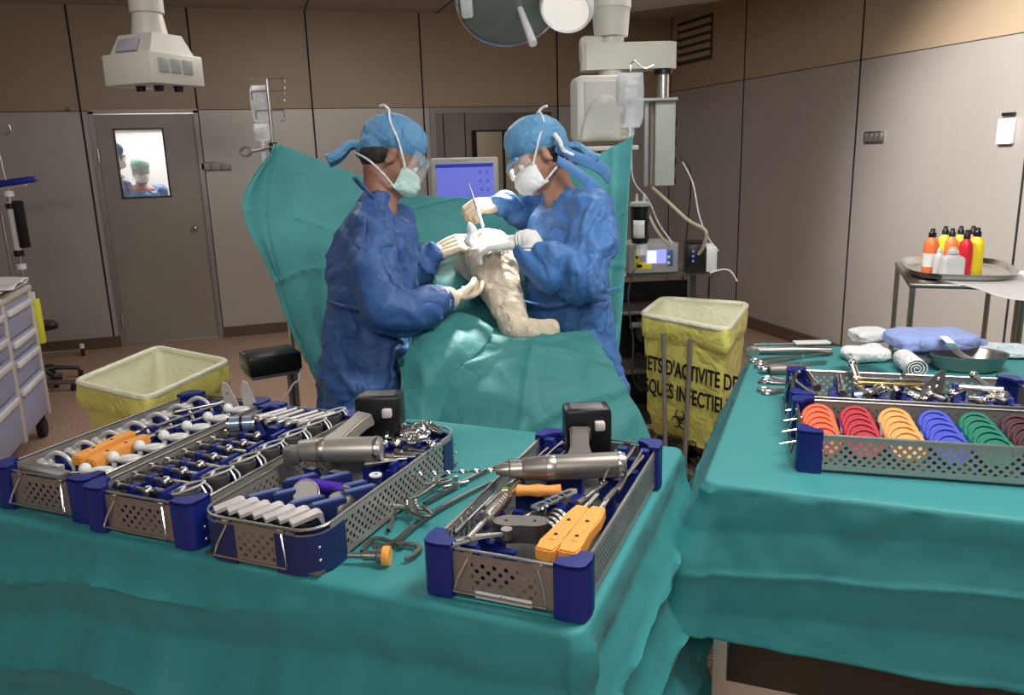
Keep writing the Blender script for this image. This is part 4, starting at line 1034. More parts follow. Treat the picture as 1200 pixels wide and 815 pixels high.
# electrosurgical tower on the right of the right surgeon
p = pd(772, 322, 4.272); zt = p.z
rz = CAMZ+.10
t = thing('equipment_cart', 'black-shelved equipment cart behind the yellow bag stand at the right', 'cart', (p.x, p.y+.26, 0), rz)
TX = .12
for x in (-.19, .38):
    for y in (-.16, .16):
        MB().box((x, y, zt/2), (.03, .03, zt-.08)).build('post', GREYM, t, flat=True)
        MB().cyl((x-.01, y, .035), (x+.01, y, .035), .035).build('caster', RUBBER, t)
for z in (.15, .45, zt-.22, zt-.014): MB().box((TX-.03, 0, z), (.66, .36, .02), bev=.003).build('shelf', GREYM, t)
MB().box((TX, .15, zt/2), (.44, .02, zt-.2)).build('back_panel', BLACK, t)
MB().box((TX+.02, 0, zt-.33), (.30, .3, .13), bev=.006).build('device_box', BLACK, t)
MB().box((-.03, -.16, zt-.29), (.10, .012, .03), bev=.003).build('device_window', mat('grey_window', (.22, .24, .24), .3), t)
bw, bh = .277, .159
t = thing('electrosurgical_unit', 'grey electrosurgical unit with yellow panel and blue-lit display', 'medical device', pd(771, 322, 4.248)+Vector((0, .06, 0)), rz)
MB().box((0, .12, bh/2), (bw, .26, bh), bev=.006).build('housing', mat('device_grey', (.25, .25, .26), .45), t)
MB().box((0, -.012, bh/2), (bw*.96, .01, bh*.92), bev=.004).build('front_panel', mat('device_front', (.34, .34, .36), .4), t)
YEL = mat('device_yellow', (.75, .62, .05), .4)
MB().box((-.092, -.019, bh*.52), (.03, .004, bh*.6), bev=.001).box((-.057, -.019, bh*.28), (.09, .004, .036), bev=.001).build('yellow_panel', YEL, t)
MB().box((-.092, -.022, bh*.60), (.014, .003, .02)).build('button', BLACK, t); MB().box((-.078, -.022, bh*.28), (.026, .003, .016)).build('button', BLACK, t)
MB().box((.012, -.020, bh*.57), (.108, .004, .073)).build('display', mat('display_blue', (.05, .05, .2), .2, emit=((.25, .28, 1.0), 1.5)), t, label='blue-lit display')
MB().box((-.012, -.0225, bh*.57), (.05, .002, .066)).build('display_field', mat('display_pale', (.2, .2, .5), .2, emit=((.55, .60, 1.0), 1.6)), t)
MB().box((.09, -.019, bh*.5), (.03, .004, bh*.55), bev=.001).build('blue_panel', mat('device_blue', (.05, .12, .38), .4), t)
for z in (.35, .55): MB().cyl((.08, -.025, bh*z), (.08, -.02, bh*z), .008).build('button', WHITEP, t)
p = pd(822, 320, 4.224)
t = thing('insufflator_unit', 'small black-fronted device with white side beside the electrosurgical unit', 'medical device', p, rz-.25)
MB().box((-.03, .12, .075), (.10, .24, .15), bev=.006).build('housing', BLACK, t)
MB().box((.05, .10, .07), (.055, .22, .13), bev=.008).build('white_side', WHITEP, t, label='white side cover')
for k in range(3): MB().cyl((-.045, -.008, .115-.026*k), (-.045, .0, .115-.026*k), .006).build('port', mat('port_blue', (.15, .2, .8), .3, emit=((.1, .15, .8), .6)), t)
# suction canister
p = pd(750, 285, 4.130)
t = thing('suction_canister', 'dark-filled suction canister with white label and pale lid above the unit', 'canister', p, CAMZ)
MB().lathe([(.040, 0), (.046, .02), (.050, .18), (.052, .19)], 28).build('jar', mat('canister_dark', (.012, .012, .014), .15, coat=.5), t)
MB().lathe([(.001, .215), (.04, .213), (.055, .205), (.056, .19), (.052, .188)], 28).build('lid', GLASS, t)
for x in (-.018, .02): MB().cyl((x, 0, .21), (x, 0, .25), .008, .006).build('port', WHITEP, t)
mb = MB(); P = [[Vector((.0515*math.sin(a), -.0515*math.cos(a), z)) for a in [-.9+.15*k for k in range(9)]] for z in (.03, .06, .09, .12)]
mb.grid(P).build('label_sticker', WHITEP, t, solid=.001)
tag(MB().tube([pd(752, 300, 4.130), pd(752, 286, 4.130)], .03, smooth=False).build('canister_holder', GLASS), 'clear plastic holder under the dark suction canister', 'holder')
HOSE = mat('beige_hose', (.50, .45, .32), .5)
def line(label, pts, r, m, name='hose', cat='hose'): return tag(MB().tube([pd(*q) for q in pts], r, n=8).build(name, m), label, cat)
line('thick beige hose curving from the canister down to the small device', [(764, 220, 4.130), (782, 236, 4.106), (806, 258, 4.083), (824, 268, 4.083), (828, 276, 4.083), (824, 290, 4.130), (819, 298, 4.189)], .009, HOSE)
line('short beige hose from the canister side to the grey unit', [(760, 252, 4.083), (768, 268, 4.083), (778, 282, 4.106), (784, 288, 4.154)], .008, HOSE)
line('thin clear tube dropping from the supply panel to the right of the devices', [(800, 190, 4.248), (812, 215, 4.224), (820, 255, 4.189), (832, 282, 4.189), (842, 294, 4.201)], .004, GLASS, 'air_tube', 'tube')
line('thin black cable hanging from the supply panel behind the devices', [(797, 184, 4.319), (808, 196, 4.272), (809, 230, 4.366), (803, 290, 4.484), (800, 330, 4.543)], .004, RUBBER, 'power_cable', 'cable')
line('short looped white tube at the right side of the equipment cart', [(832, 320, 4.10), (846, 316, 4.130), (856, 318, 4.106), (864, 330, 4.106)], .004, WHITEP, 'white_tube', 'tube')
line('black cable looping down the left side of the equipment cart to the floor', [(742, 318, 4.036), (736, 350, 4.012), (742, 400, 4.012), (741, 440, 4.012), (752, 460, 4.130)], .005, RUBBER, 'power_cable', 'cable')
p = pd(736, 300, 4.083)
p.z = zt+.053; p.y += .14; p.x += .03
t = thing('spray_bottle', 'small white bottle with red band left of the grey electrosurgical unit', 'bottle', p)
MB().lathe([(.02, -.055), (.024, -.05), (.024, .0), (.010, .02), (.010, .04)], 20).build('flask', WHITEP, t); MB().lathe([(.0245, -.03), (.0245, 0)], 20).build('label_band', mat('red_label', (.5, .02, .02), .4), t)

# ---------------------------------------------------------------- yellow waste bag stands
def waste_stand(label, C4, zr, depth, txt=None):
    """C4: rim corners in world xy order front-left, front-right, back-right, back-left"""
    c = sum((Vector((x, y, 0)) for x, y in C4), Vector())/4
    t = thing('waste_bag_stand', label, 'waste bin', c)
    L = [Vector((x, y, 0))-c for x, y in C4]
    def ringpts(scale, z, rad=.06, k=5, warp=0):
        out = []
        for i in range(4):
            a, b, d = L[i-1]*scale, L[i]*scale, L[(i+1) % 4]*scale
            p0 = b+(a-b).normalized()*rad; p1 = b+(d-b).normalized()*rad
            for q in range(k+1):
                u = q/k; v = (p0*(1-u)**2+b*2*u*(1-u)+p1*u*u); out.append(Vector((v.x, v.y, z)))
            e0 = p1; e1 = d+(b-d).normalized()*rad
            for q in range(1, 9): v = e0.lerp(e1, q/9); out.append(Vector((v.x, v.y, z)))
        return out
    MB().tube(ringpts(1, zr), .015, n=8, smooth=False, closed=True).build('rim_frame', BAGRIM, t)
    # bag: inside surface, rolled over, outer cuff, body
    def rows(spec, seed):
        P = []
        for (s, z, amp) in spec:
            R_ = ringpts(s, z); P.append([v*(1)+Vector((v.x, v.y, 0)).normalized()*amp*noise.noise(Vector((v.x*9+seed, v.y*9, z*6)))+Vector((0, 0, amp*.6*noise.noise(Vector((v.x*7, v.y*7+seed, z*3))))) for v in R_])
        return P
    MB().grid(rows([(1.0, zr+.012, .0), (.97, zr, .004), (.93, zr-.12, .012), (.86, zr-.3, .03), (.72, zr-.42, .03), (.4, zr-.46, .02), (.05, zr-.47, 0)], 1), closed_u=True).build('bag_lining', BAGRIM, t, ang=70)
    MB().grid(rows([(1.0, zr+.012, 0), (1.03, zr+.004, .004), (1.04, zr-.03, .008), (1.045, zr-.07, .02), (1.03, zr-.105, .022), (.99, zr-.115, .01)], 4), closed_u=True).build('bag_cuff', YELLOWB, t, ang=70)
    bodyP = rows([(.985, zr-.10, .004), (.96, zr-.2, .02), (.93, zr-.35, .025), (.90, zr-.5, .025), (.86, zr-depth*.85, .03), (.78, zr-depth, .02), (.3, zr-depth-.01, 0)], 7)
    MB().grid(bodyP, closed_u=True).build('waste_bag', YELLOWB, t, ang=70)
    for i in range(4):
        a = L[i]*.90; b = L[(i+1) % 4]*.90
        for f in (.12, .88) if i in (2,) else ():
            q = a.lerp(b, f)*1.13
            MB().box((q.x, q.y, zr/2), (.022, .022, zr-.1), rot=(0, 0, math.atan2((b-a).y, (b-a).x))).build('leg', DULL, t, flat=True)
    MB().tube(ringpts(1.0, .10), .012, n=8, smooth=False, closed=True).build('base_frame', DULL, t)
    mb = MB(); P = [ringpts(1.0, .09), ringpts(.01, .09)]; mb.grid(P, closed_u=True).build('base_plate', DULL, t, solid=.01)
    for i in range(4):
        q = L[i]*.9; MB().cyl((q.x-.012, q.y, .04), (q.x+.012, q.y, .04), .04).build('caster', RUBBER, t)
    return t, L, c
q4 = lambda z, *px: [(atz(x, y, z).x, atz(x, y, z).y) for x, y in px]
waste_stand('open yellow waste bag on a low stand behind the leftmost tray', q4(.76, (88, 448), (172, 468), (268, 424), (184, 408)), .76, .55)
C = q4(.86, (752, 369), (852, 388), (876, 357), (776, 350))
wt, L, c = waste_stand('yellow biohazard waste bag with black lettering on a stand right of the surgeons', C, .86, .62)
# print on the bag front
fa, fb = L[0]*.955, L[1]*.955; mid = (fa+fb)/2; ex = (fb-fa).normalized(); ang = math.atan2(ex.y, ex.x); nn = Vector((ex.y, -ex.x, 0)); INK = mat('black_print', (.012, .012, .01), .6)
def onbag(z, push): return mid*(1.0)+nn*push+Vector((0, 0, z))
FWD = (fb-fa).length
text("CHETS D'ACTIVITE DE", .105, INK, wt, 'printed_text', onbag(.62, .016)+ex*.02, (PI/2, 0, ang), .001, .002, .62)
text("RISQUES INFECTIEU", .105, INK, wt, 'printed_text', onbag(.50, .010)+ex*.0, (PI/2, 0, ang), .001, .002, .62)
text("CONTENANTS", .035, INK, wt, 'printed_text', onbag(.27, .002), (PI/2, 0, ang), .001, .0008, .9)
for f in (.34, .66):
    a_ = L[0].lerp(L[1], f)*1.0+nn*.035; b2_ = L[0].lerp(L[1], .5+(f-.5)*.7)*1.0+nn*.03
    MB().cyl((a_.x, a_.y, .80), (b2_.x, b2_.y, .1), .011).build('front_bar', mat('bar_grey', (.28, .26, .24), .4, .3), wt)
bz = MB(); cz_ = Vector((0, .0)); 
for k in range(3):
    a = PI/2+2*PI*k/3; cx, cy = .028*math.cos(a), .028*math.sin(a)
    pts = [(cx+.026*math.cos(b), cy+.026*math.sin(b), 0) for b in [a+.5+(2*PI-1.0)*j/16 for j in range(17)]]
    bz.tube(pts, lambda t_: .0062-.004*abs(2*t_-1), n=6, smooth=False)
bz.tube([(.017*math.cos(b), .017*math.sin(b), 0) for b in [2*PI*j/20 for j in range(20)]], .0028, n=6, smooth=False, closed=True)
o = bz.build('biohazard_symbol', INK, wt); o.location = onbag(.37, .006); o.rotation_euler = (PI/2, 0, ang); o.scale = (1, 1, .3)

# ---------------------------------------------------------------- armrest on pole
p = pd(316, 412, 3.05)
t = thing('arm_support', 'small black padded arm support on a pole left of the curtain', 'arm support', (p.x, p.y, 0), CAMZ+.55)
MB().box((0, 0, p.z-.035), (.20, .16, .075), bev=.012).build('pad', BLACK, t)
MB().box((0, 0, p.z-.08), (.18, .14, .012)).build('plate', GREYM, t)
MB().cyl((.07, .0, .06), (.07, 0, p.z-.08), .014).build('pole', DULL, t)
for k in range(4):
    a = PI/4+PI/2*k; MB().box((.07+.11*math.cos(a), .11*math.sin(a), .045), (.24, .035, .03), rot=(0, 0, a)).cyl((.07+.21*math.cos(a)-.01, .21*math.sin(a), .022), (.07+.21*math.cos(a)+.01, .21*math.sin(a), .022), .022).build('foot', GREYM, t)
line('white cord looped around the pole under the black arm support', [(352, 436, 3.0), (350, 446, 2.98), (344, 450, 2.98), (338, 460, 2.98), (330, 470, 2.98), (328, 478, 2.98)], .0035, WHITEP, 'cord', 'cord')

# ---------------------------------------------------------------- left drawer cart
xf = -1.38; y0_, y1_ = 4.35, 5.55; zt_c = atx(36, 332, xf).z
t = thing('drawer_cart', 'cream supply cart with lavender drawers at the left edge of the frame', 'cart', (xf-.25, (y0_+y1_)/2, 0))
yy0, yy1 = y0_-(y0_+y1_)/2, y1_-(y0_+y1_)/2; hz = zt_c-.02
MB().box((-.0, 0, (hz+.16)/2), (.46, yy1-yy0-.02, hz-.20), bev=.01).build('cabinet', CREAMP, t)
for y in (yy0+.03, 0.0, yy1-.03): MB().box((.24, y, (hz+.14)/2), (.03, .055, hz-.14), bev=.006).build('corner_post', CREAMP, t)
MB().box((0, 0, hz), (.52, yy1-yy0+.02, .035), bev=.012).build('worktop', CREAMP, t)
for col_, (a, b) in enumerate(((yy0+.06, -.035), (.035, yy1-.06))):
    hs = [.30, .22, .14, .14] if col_ == 0 else [.30, .17, .12, .19]; z = .16
    tot = sum(hs); sc = (hz-.20)/tot
    for h_ in hs:
        h_ *= sc
        d = MB().box((.242, (a+b)/2, z+h_/2), (.02, b-a, h_-.015), bev=.004).build('drawer', LAV, t)
        MB().box((.262, (a+b)/2, z+h_-.035), (.022, b-a-.03, .035), bev=.008).build('drawer_handle', WHITEP, d)
        z += h_
for y in (yy0+.08, yy1-.06):
    for x in (-.18, .20): MB().cyl((x-.02, y, .06), (x+.02, y, .06), .06, n=24).box((x, y, .12), (.05, .05, .04), bev=.01).build('caster', RUBBER, t)
pt = Vector((xf-.25, y1_-.35, hz+.02))
for k in range(3):
    mb = MB(); P = [[Vector((-.24+.12*i, -.3+.1*j, .012*k+.02*noise.noise(Vector((i*.6+k, j*.5, k))))) for i in range(5)] for j in range(7)]
    o = mb.grid(patch(P, 3, 3)).build('paper_wrap', WHITEP if k != 1 else CREAMP, solid=.002); o.location = pt+Vector((.02*k, .03*k, .02)); o.rotation_euler = (0, 0, .1*k-.1)
    tag(o, ['crumpled white paper wrap lying lowest on the drawer cart', 'cream paper sheet in the middle of the wraps on the drawer cart', 'white paper wrap lying topmost on the drawer cart'][k], 'paper', 'paper wraps on the drawer cart')
q = atx(42, 378, xf); t = thing('glove_box', 'bright yellow box fixed at the far end of the drawer cart', 'box', (xf-.02, y1_+.03, q.z-.12))
MB().box((0, 0, .12), (.10, .05, .28), bev=.006).build('carton', mat('yellow_carton', (.75, .72, .05), .5), t); MB().box((.0, 0, .28), (.06, .04, .05), bev=.004).build('white_tissue', WHITEP, t)
# IV pole and syringe pump at far left
p = atx(28, 300, -1.75)
p = pd(28, 330, 5.9)
t = thing('infusion_stand', 'thin steel infusion stand with syringe pump at the far left edge', 'infusion stand', (p.x, p.y, 0), CAMZ)
zz = lambda y: pd(28, y, 5.9).z
MB().cyl((-.0, 0, .1), (.0, 0, zz(222)), .016).cyl((0, 0, zz(222)), (-.03, 0, zz(148)), .008).build('pole', STEEL, t)
MB().tube([(-.03, 0, zz(150)), (.02, 0, zz(150)), (.05, 0, zz(158)), (.09, 0, zz(156)), (.085, 0, zz(148))], .005).build('hook', STEEL, t)
MB().cyl((0, 0, zz(292)), (0, 0, zz(236)), .028).build('syringe_barrel', WHITEP, t); MB().box((.055, 0, zz(262)), (.05, .07, .34), bev=.01).build('pump_body', BLACK, t)
for y in (226, 240, 296, 312): MB().cyl((0, 0, zz(y)-.02), (0, 0, zz(y)+.02), .034).build('clamp', BLACK if y in (240, 296) else WHITEP, t)
MB().box((0, 0, .07), (.5, .05, .03), bev=.01).box((0, 0, .07), (.05, .5, .03), bev=.01).build('base', DULL, t)
for x, y in ((.24, 0), (-.24, 0), (0, .24), (0, -.24)): MB().cyl((x-.01, y, .028), (x+.01, y, .028), .028).build('caster', RUBBER, t)
p = pd(14, 215, 5.75); t = thing('arm_board', 'bright blue padded board clamped to the stand at the far left edge', 'arm board', p, CAMZ+.2)
MB().box((-.06, 0, 0), (.44, .12, .045), rot=(0, -.12, 0), bev=.02).build('cushion', mat('bright_blue_vinyl', (.01, .02, .30), .35), t)
MB().box((-.06, 0, -.035), (.3, .06, .015), rot=(0, -.12, 0)).build('bracket', STEEL, t)
# stool base
p = atz(68, 432, .10)
t = thing('swivel_stool', 'black five-star wheeled stool base on the floor beside the drawer cart', 'stool', (p.x-.12, p.y, 0))
MB().cyl((0, 0, .08), (0, 0, .42), .025).build('gas_lift', STEEL, t); MB().lathe([(.001, .48), (.15, .478), (.17, .46), (.17, .43), (.12, .42), (.001, .42)], 32).build('seat', BLACK, t)
for k in range(5):
    a = 2*PI*k/5+.25; c_, s_ = math.cos(a), math.sin(a)
    l = MB().tube([(0, 0, .10), (.12*c_, .12*s_, .10), (.27*c_, .27*s_, .07)], lambda u: .022-.008*u, n=8).build('base_leg', BLACK, t)
    MB().cyl((.27*c_-.014, .27*s_, .028), (.27*c_+.014, .27*s_, .028), .028, n=18).build('caster', RUBBER, t)
p = atz(97, 412, .04)
t = thing('floor_stand', 'low chromed wheeled stand foot on the floor against the back wall', 'stand', (p.x-.25, p.y, 0))
MB().cyl((-.2, 0, .055), (.25, 0, .055), .014).cyl((-.2, 0, .05), (-.2, 0, 1.3), .014).build('frame', STEEL, t)
MB().cyl((.24, 0, .035), (.26, 0, .035), .035, n=18).build('caster', RUBBER, t); MB().cyl((.25, 0, .07), (.25, 0, .11), .02).build('caster_cap', WHITEP, t); MB().cyl((-.21, 0, .035), (-.19, 0, .035), .035, n=18).build('caster', RUBBER, t)

# ============================================================ SIDE TABLE WITH BOTTLES (right)
zt = 1.05
cA = atz(1066, 332, zt); rz = math.radians(-38)
FS = Matrix.Translation((cA.x, cA.y, 0)) @ Matrix.Rotation(rz, 4, 'Z')
def side_table(label, x0, x1, y0, y1):
    t = thing('side_table', label, 'table'); t.matrix_world = FS
    for x in (x0+.016, x1-.016):
        for y in (y0+.016, y1-.016): MB().cyl((x, y, 0), (x, y, zt-.02), .013).build('leg', STEEL, t)
    MB().box(((x0+x1)/2, (y0+y1)/2, zt-.012), (x1-x0, y1-y0, .02), bev=.003).build('tabletop', STEEL, t)
    MB().box(((x0+x1)/2, (y0+y1)/2, .3), (x1-x0-.03, y1-y0-.03, .015), bev=.003).build('shelf', STEEL, t)
side_table('slim steel side table carrying the bottles near the right wall', 0, .46, 0, .74)
side_table('steel side table under white paper at the right edge of the frame', .50, 1.1, -.22, .45)
tr = thing('steel_basin_tray', 'shallow oval steel tray holding the bottles on the side table', 'tray'); tr.matrix_world = FS @ Matrix.Translation((.235, .375, zt+.004))
mb = MB(); P = []
for s, z in ((.02, .004), (.8, .004), (.93, .010), (1.0, .030), (1.03, .032), (1.03, .028), (.98, .024), (.92, .003), (.8, 0), (.02, 0)):
    P.append([Vector((.225*s*math.copysign(abs(math.cos(a))**.6, math.cos(a)), .32*s*math.copysign(abs(math.sin(a))**.6, math.sin(a)), z)) for a in [2*PI*k/36 for k in range(36)]])
mb.grid(P, closed_u=True).build('dish', BRIGHT, tr)
def sxy(px, py, z=zt+.006): return atz(px, py, z)
WP = mat('white_paper_drape', (.80, .79, .77), .7)
mb = MB(); P = [[FS @ Vector((x, y, zt+.002+dz)) for x, y, dz in r_] for r_ in (
    ((.12, .11, 0), (.30, .30, 0), (.46, .42, 0), (.60, .56, -.012)),
    ((.24, -.06, -.006), (.42, .10, 0), (.62, .25, 0), (.80, .46, -.01)),
    ((.36, -.24, -.022), (.60, -.08, 0), (.80, .10, 0), (1.0, .46, -.01)),
    ((.70, -.27, -.03), (.80, -.16, 0), (.95, .0, 0), (1.12, .45, -.02)))]
tag(mb.grid(patch(P, 6, 6)).build('paper_cover', WP, solid=.0015), 'white paper sheet spread over both side tables, its corner poking forward', 'cover')
def bottle(label, p, h_, r, col, capc, lab=None, square=False, group='bottles on the side table', k=0):
    t = thing('bottle', label, 'bottle', p, CAMZ+.2*k, group)
    m = mat('bottle_%s' % '_'.join('%02d' % int(c*99) for c in col), col, .35, spec=.5)
    if square:
        mb = MB(); P = []
        for s, z in ((.02, 0), (1, 0), (1.02, .01), (1.02, h_*.60), (.9, h_*.68), (.35, h_*.78), (.35, h_*.86)):
            P.append([Vector((r*s*math.copysign(abs(math.cos(a))**.35, math.cos(a)), r*.6*s*math.copysign(abs(math.sin(a))**.35, math.sin(a)), z)) for a in [2*PI*k_/32 for k_ in range(32)]])
        mb.grid(P, closed_u=True).build('flask', m, t)
    else: MB().lathe([(r*.9, 0), (r, .006), (r, h_*.60), (r*.88, h_*.70), (r*.5, h_*.78), (r*.42, h_*.82)], 24).build('flask', m, t)
    MB().lathe([(r*.5, h_*.80), (r*.5, h_*.90), (r*.34, h_*.93), (r*.30, h_), (.001, h_)], 18).build('cap', capc, t)
    if lab: MB().lathe([(r*1.02, h_*.1), (r*1.02, h_*.42)], 24).build('label_band', mat('pale_label', lab, .5), t)
    return t
OR_, RD, YW, WH = (.85, .20, .06), (.70, .02, .04), (.85, .68, .02), (.80, .80, .78)
specs = [('orange bottle with black cap and white label, leftmost on the side table', 1089, 317, .20, .034, OR_, BLACK, (.8, .78, .76)),
 ('yellow bottle behind the gap between the two orange bottles', 1104, 313, .20, .030, YW, BLACK, None),
 ('second orange bottle, right behind the white square bottle', 1112, 315, .195, .030, OR_, BLACK, None),
 ('yellow bottle with black cap between orange and red bottles', 1122, 313, .20, .030, YW, BLACK, None),
 ('red bottle with black cap beside the front yellow bottle', 1129, 320, .20, .030, RD, BLACK, None),
 ('red bottle at the back, half hidden by the front yellow bottle', 1136, 313, .20, .030, RD, BLACK, None),
 ('bright yellow bottle with black cap, rightmost on the side table', 1141, 318, .205, .034, YW, BLACK, None),
 ('small white pump bottle in front of the orange bottles', 1099, 320, .12, .024, WH, WHITEP, None)]
for k, (lab, px, py, h_, r, c_, cp, lb) in enumerate(specs): bottle(lab, sxy(px, py), h_, r, c_, cp, lb, k=k)
bottle('white square bottle with white cap standing foremost in the steel tray', sxy(1114, 325), .135, .048, WH, WHITEP, None, square=True)
# ============================================================ INSTRUMENTS IN AND AROUND THE TRAYS
def inM(MT, x, y, z=0, rz=0, rx=0, ry=0): return MT @ Matrix.Translation((x, y, z)) @ Euler((rx, ry, rz)).to_matrix().to_4x4()
def row(root, mats_labels, group):
    """first one is the prototype itself, the rest copies"""
    for i, (M, lab) in enumerate(mats_labels):
        o = root if i == 0 else dup(root)
        o.matrix_world = M; o['label'] = lab; o['group'] = group
def mk(name, label, cat): return thing(name, label, cat)
def tool(kind, s=1.0):
    pass
# --- T1: hooks on the left, knobs on the right
t = mk('hook_retractor', '', 'surgical tool')
MB().tube([(-.035, 0, .0), (-.02, 0, .018), (.005, 0, .028), (.03, 0, .020), (.045, 0, -.004), (.040, 0, -.02)], lambda u: .0066-.0030*u, n=8).build('claw', mat('frosted_metal', (.66, .65, .62), .38, .2), t)
MB().ball((-.035, 0, .0), .016, (1.3, .9, .8)).box((-.012, 0, -.008), (.05, .018, .016), bev=.005).build('head', mat('frosted_metal', (.66, .65, .62), .38, .2), t)
row(t, [(inM(MT1, .075, .085+.072*i, .072, rz=.1+.05*(i % 2)), 'pale curved hook retractor in the leftmost tray, %s from the front' % ORD(i)) for i in range(7)], 'hook retractors in the leftmost tray')
t = mk('ball_head_tool', '', 'surgical tool')
MB().ball((0, 0, .012), .0130, n=10).cyl((0, 0, -.02), (0, 0, .005), .006).build('ball_head', WHITEP, t)
MB().ball((.024, .018, .004), .022, (1.25, .75, .45), rot=(0, 0, .5), n=10).build('cap_plate', mat('frosted_metal', (.66, .65, .62), .38, .2), t)
row(t, [(inM(MT1, .212, .045+.073*i, .082), 'white ball knob at the right of the leftmost tray, %s from front' % ORD(i)) for i in range(7)], 'white knobs in the leftmost tray')
def orange_handle(label, M, L=.17, w_=.026, h_=.022, blade=.05):
    t = mk('orange_handle_tool', label, 'surgical tool'); t.matrix_world = M
    o = [(-w_*.45, 0), (w_*.45, 0), (w_*.5, L*.15), (w_*.42, L*.45), (w_*.5, L*.75), (w_*.36, L), (-w_*.36, L), (-w_*.5, L*.75), (-w_*.42, L*.45), (-w_*.5, L*.15)]
    mb = MB().prism(o, -h_/2, h_/2); bmesh.ops.bevel(mb.bm, geom=list(mb.bm.edges), offset=.003, segments=2, affect='EDGES'); mb.build('grip', ORANGE, t, ang=50)
    MB().box((0, L*.45, h_/2), (w_*.30, L*.5, .003), bev=.001).build('grip_groove', ORANGE, t)
    for f in (.3, .62): MB().cyl((0, L*f, h_/2-.001), (0, L*f, h_/2+.0025), .0035).build('rivet', BLACK, t)
    MB().box((0, L+blade/2, 0), (.008, blade, .004)).cyl((0, L-.005, 0), (0, L+.02, 0), .006).build('blade', STEEL, t)
    return t
orange_handle('orange-handled broach handle lying left of its twin in the leftmost tray', inM(MT1, .150, .075, .092, rz=.12), .175, .032)
orange_handle('orange-handled broach handle lying right of its twin in the leftmost tray', inM(MT1, .190, .075, .090, rz=.06), .170, .032)
t = mk('black_block', 'black rectangular block at the front left of the leftmost tray', 'surgical tool'); t.matrix_world = inM(MT1, .125, .018, .088, rz=.05, ry=.08)
MB().box((0, 0, 0), (.115, .032, .014), bev=.004).build('bar', GREYM, t); MB().cyl((.05, .01, 0), (.13, .05, .004), .0035).build('pin', BRIGHT, t)
def rod_tool(name, label, M, L, r=.004, knob=.009, m=STEEL, hm=DULL, hook=False, hl=.3):
    t = mk(name, label, 'surgical tool'); t.matrix_world = M
    MB().cyl((0, 0, 0), (0, L, 0), r, r*.85, 12).build('shaft', m, t)
    MB().lathe([(.001, 0), (knob, .002), (knob, L*hl*.9), (r*1.2, L*hl), (.001, L*hl)], 18, Matrix.Rotation(-PI/2, 4, 'X')).build('handle', hm, t)
    if hook: MB().tube([(0, L, 0), (0, L+.012, .004), (.004, L+.022, .016), (.012, L+.018, .026)], r*.8, n=7).build('hook_tip', m, t)
    return t
rod_tool('long_rod', 'long thin steel rod along the middle of the leftmost tray', inM(MT1, .150, .30, .098, rz=-.12), .23, .0032, .005)
rod_tool('long_rod', 'short pale rod beside the long rod in the leftmost tray', inM(MT1, .180, .27, .095, rz=-.2), .13, .004, .006)
rod_tool('curved_rod', 'steel rod with hooked tip at the far end of the leftmost tray', inM(MT1, .11, .40, .098, rz=-.5), .12, .0035, .006, hook=True)
t = mk('guide_plates', 'pair of pointed pale steel plates standing up at the far end of the leftmost tray', 'surgical tool'); t.matrix_world = inM(MT1, .235, .515, .055, rz=.15, rx=-.15)
for k, (x, tilt) in enumerate(((-.02, .42), (.022, .32))):
    M_ = Matrix.Translation((x, .012*k, 0)) @ Matrix.Rotation(-tilt, 4, 'Y') @ Matrix.Rotation(PI/2, 4, 'X')
    MB().prism([(-.016, 0), (.016, 0), (.018, .05), (.012, .098), (.0, .108), (-.012, .09), (-.018, .05)], -.0015, .0015, M_).build('plate', mat('pale_steel', (.62, .58, .56), .4, .5), t)
# --- T2: short reamers left, oval wire-handled cups right
t = mk('wire_handled_cup', '', 'surgical tool')
lp = [(.030*math.cos(a)*(1.25 if math.cos(a) > 0 else .9), .020*math.sin(a), .020+.010*math.cos(a)) for a in [2*PI*k/14 for k in range(14)]]
MB().tube(lp, .0022, n=6, closed=True).tube([(.032, -.008, .028), (.045, -.02, .010), (.042, -.03, -.01)], .0022, n=6).tube([(.030, .010, .028), (.047, .005, .008), (.042, -.03, -.01)], .0022, n=6).build('wire_loop', mat('white_wire', (.72, .71, .68), .3, .4), t)
MB().lathe([(.001, -.018), (.018, -.014), (.024, .004), (.024, .014), (.021, .014), (.019, .0), (.001, -.006)], 20, sx=1.15, sy=.85).build('cup', GREYM, t)
MB().box((-.006, 0, .017), (.004, .022, .004)).build('white_bar', WHITEP, t)
row(t, [(inM(MT2, .212, .045+.082*i, .080, rz=.45), 'dark wire-handled cup in the second tray from the left, %s from front' % ORD(i)) for i in range(7)], 'wire-handled cups in the second tray')
t = mk('short_reamer', '', 'surgical tool')
MB().cyl((-.045, 0, 0), (.040, -.004, .003), .0065, .0055, 14).build('shaft', DULL, t)
MB().cyl((-.052, 0, 0), (-.040, 0, 0), .011, n=18).cyl((-.053, 0, 0), (-.050, 0, 0), .005).build('drive_end', STEEL, t)
MB().ball((.045, -.004, .004), .0115, n=8).build('cutting_head', STEEL, t)
MB().box((.0, 0, -.008), (.020, .024, .036), bev=.004).build('silicone_clip', BLUEP, t)
row(t, [(inM(MT2, .068, .050+.047*i, .076+.002*(i % 3), rz=-.08+.03*(i % 4)), 'short grey reamer left in the second tray, %s from the front' % ORD(i)) for i in range(8)], 'short reamers in the second tray')
t = mk('short_sleeve', '', 'surgical tool')
MB().cyl((-.03, 0, 0), (.030, 0, .0), .0055, .007, 12).build('sleeve', STEEL, t); MB().cyl((.026, 0, 0), (.036, 0, 0), .010, n=16).build('collar', GREYM, t)
row(t, [(inM(MT2, .140, .060+.047*i, .074, rz=-.12+.04*(i % 3)), 'short steel sleeve at the middle of the second tray, %s from the front' % ORD(i)) for i in range(7)], 'short sleeves in the second tray')
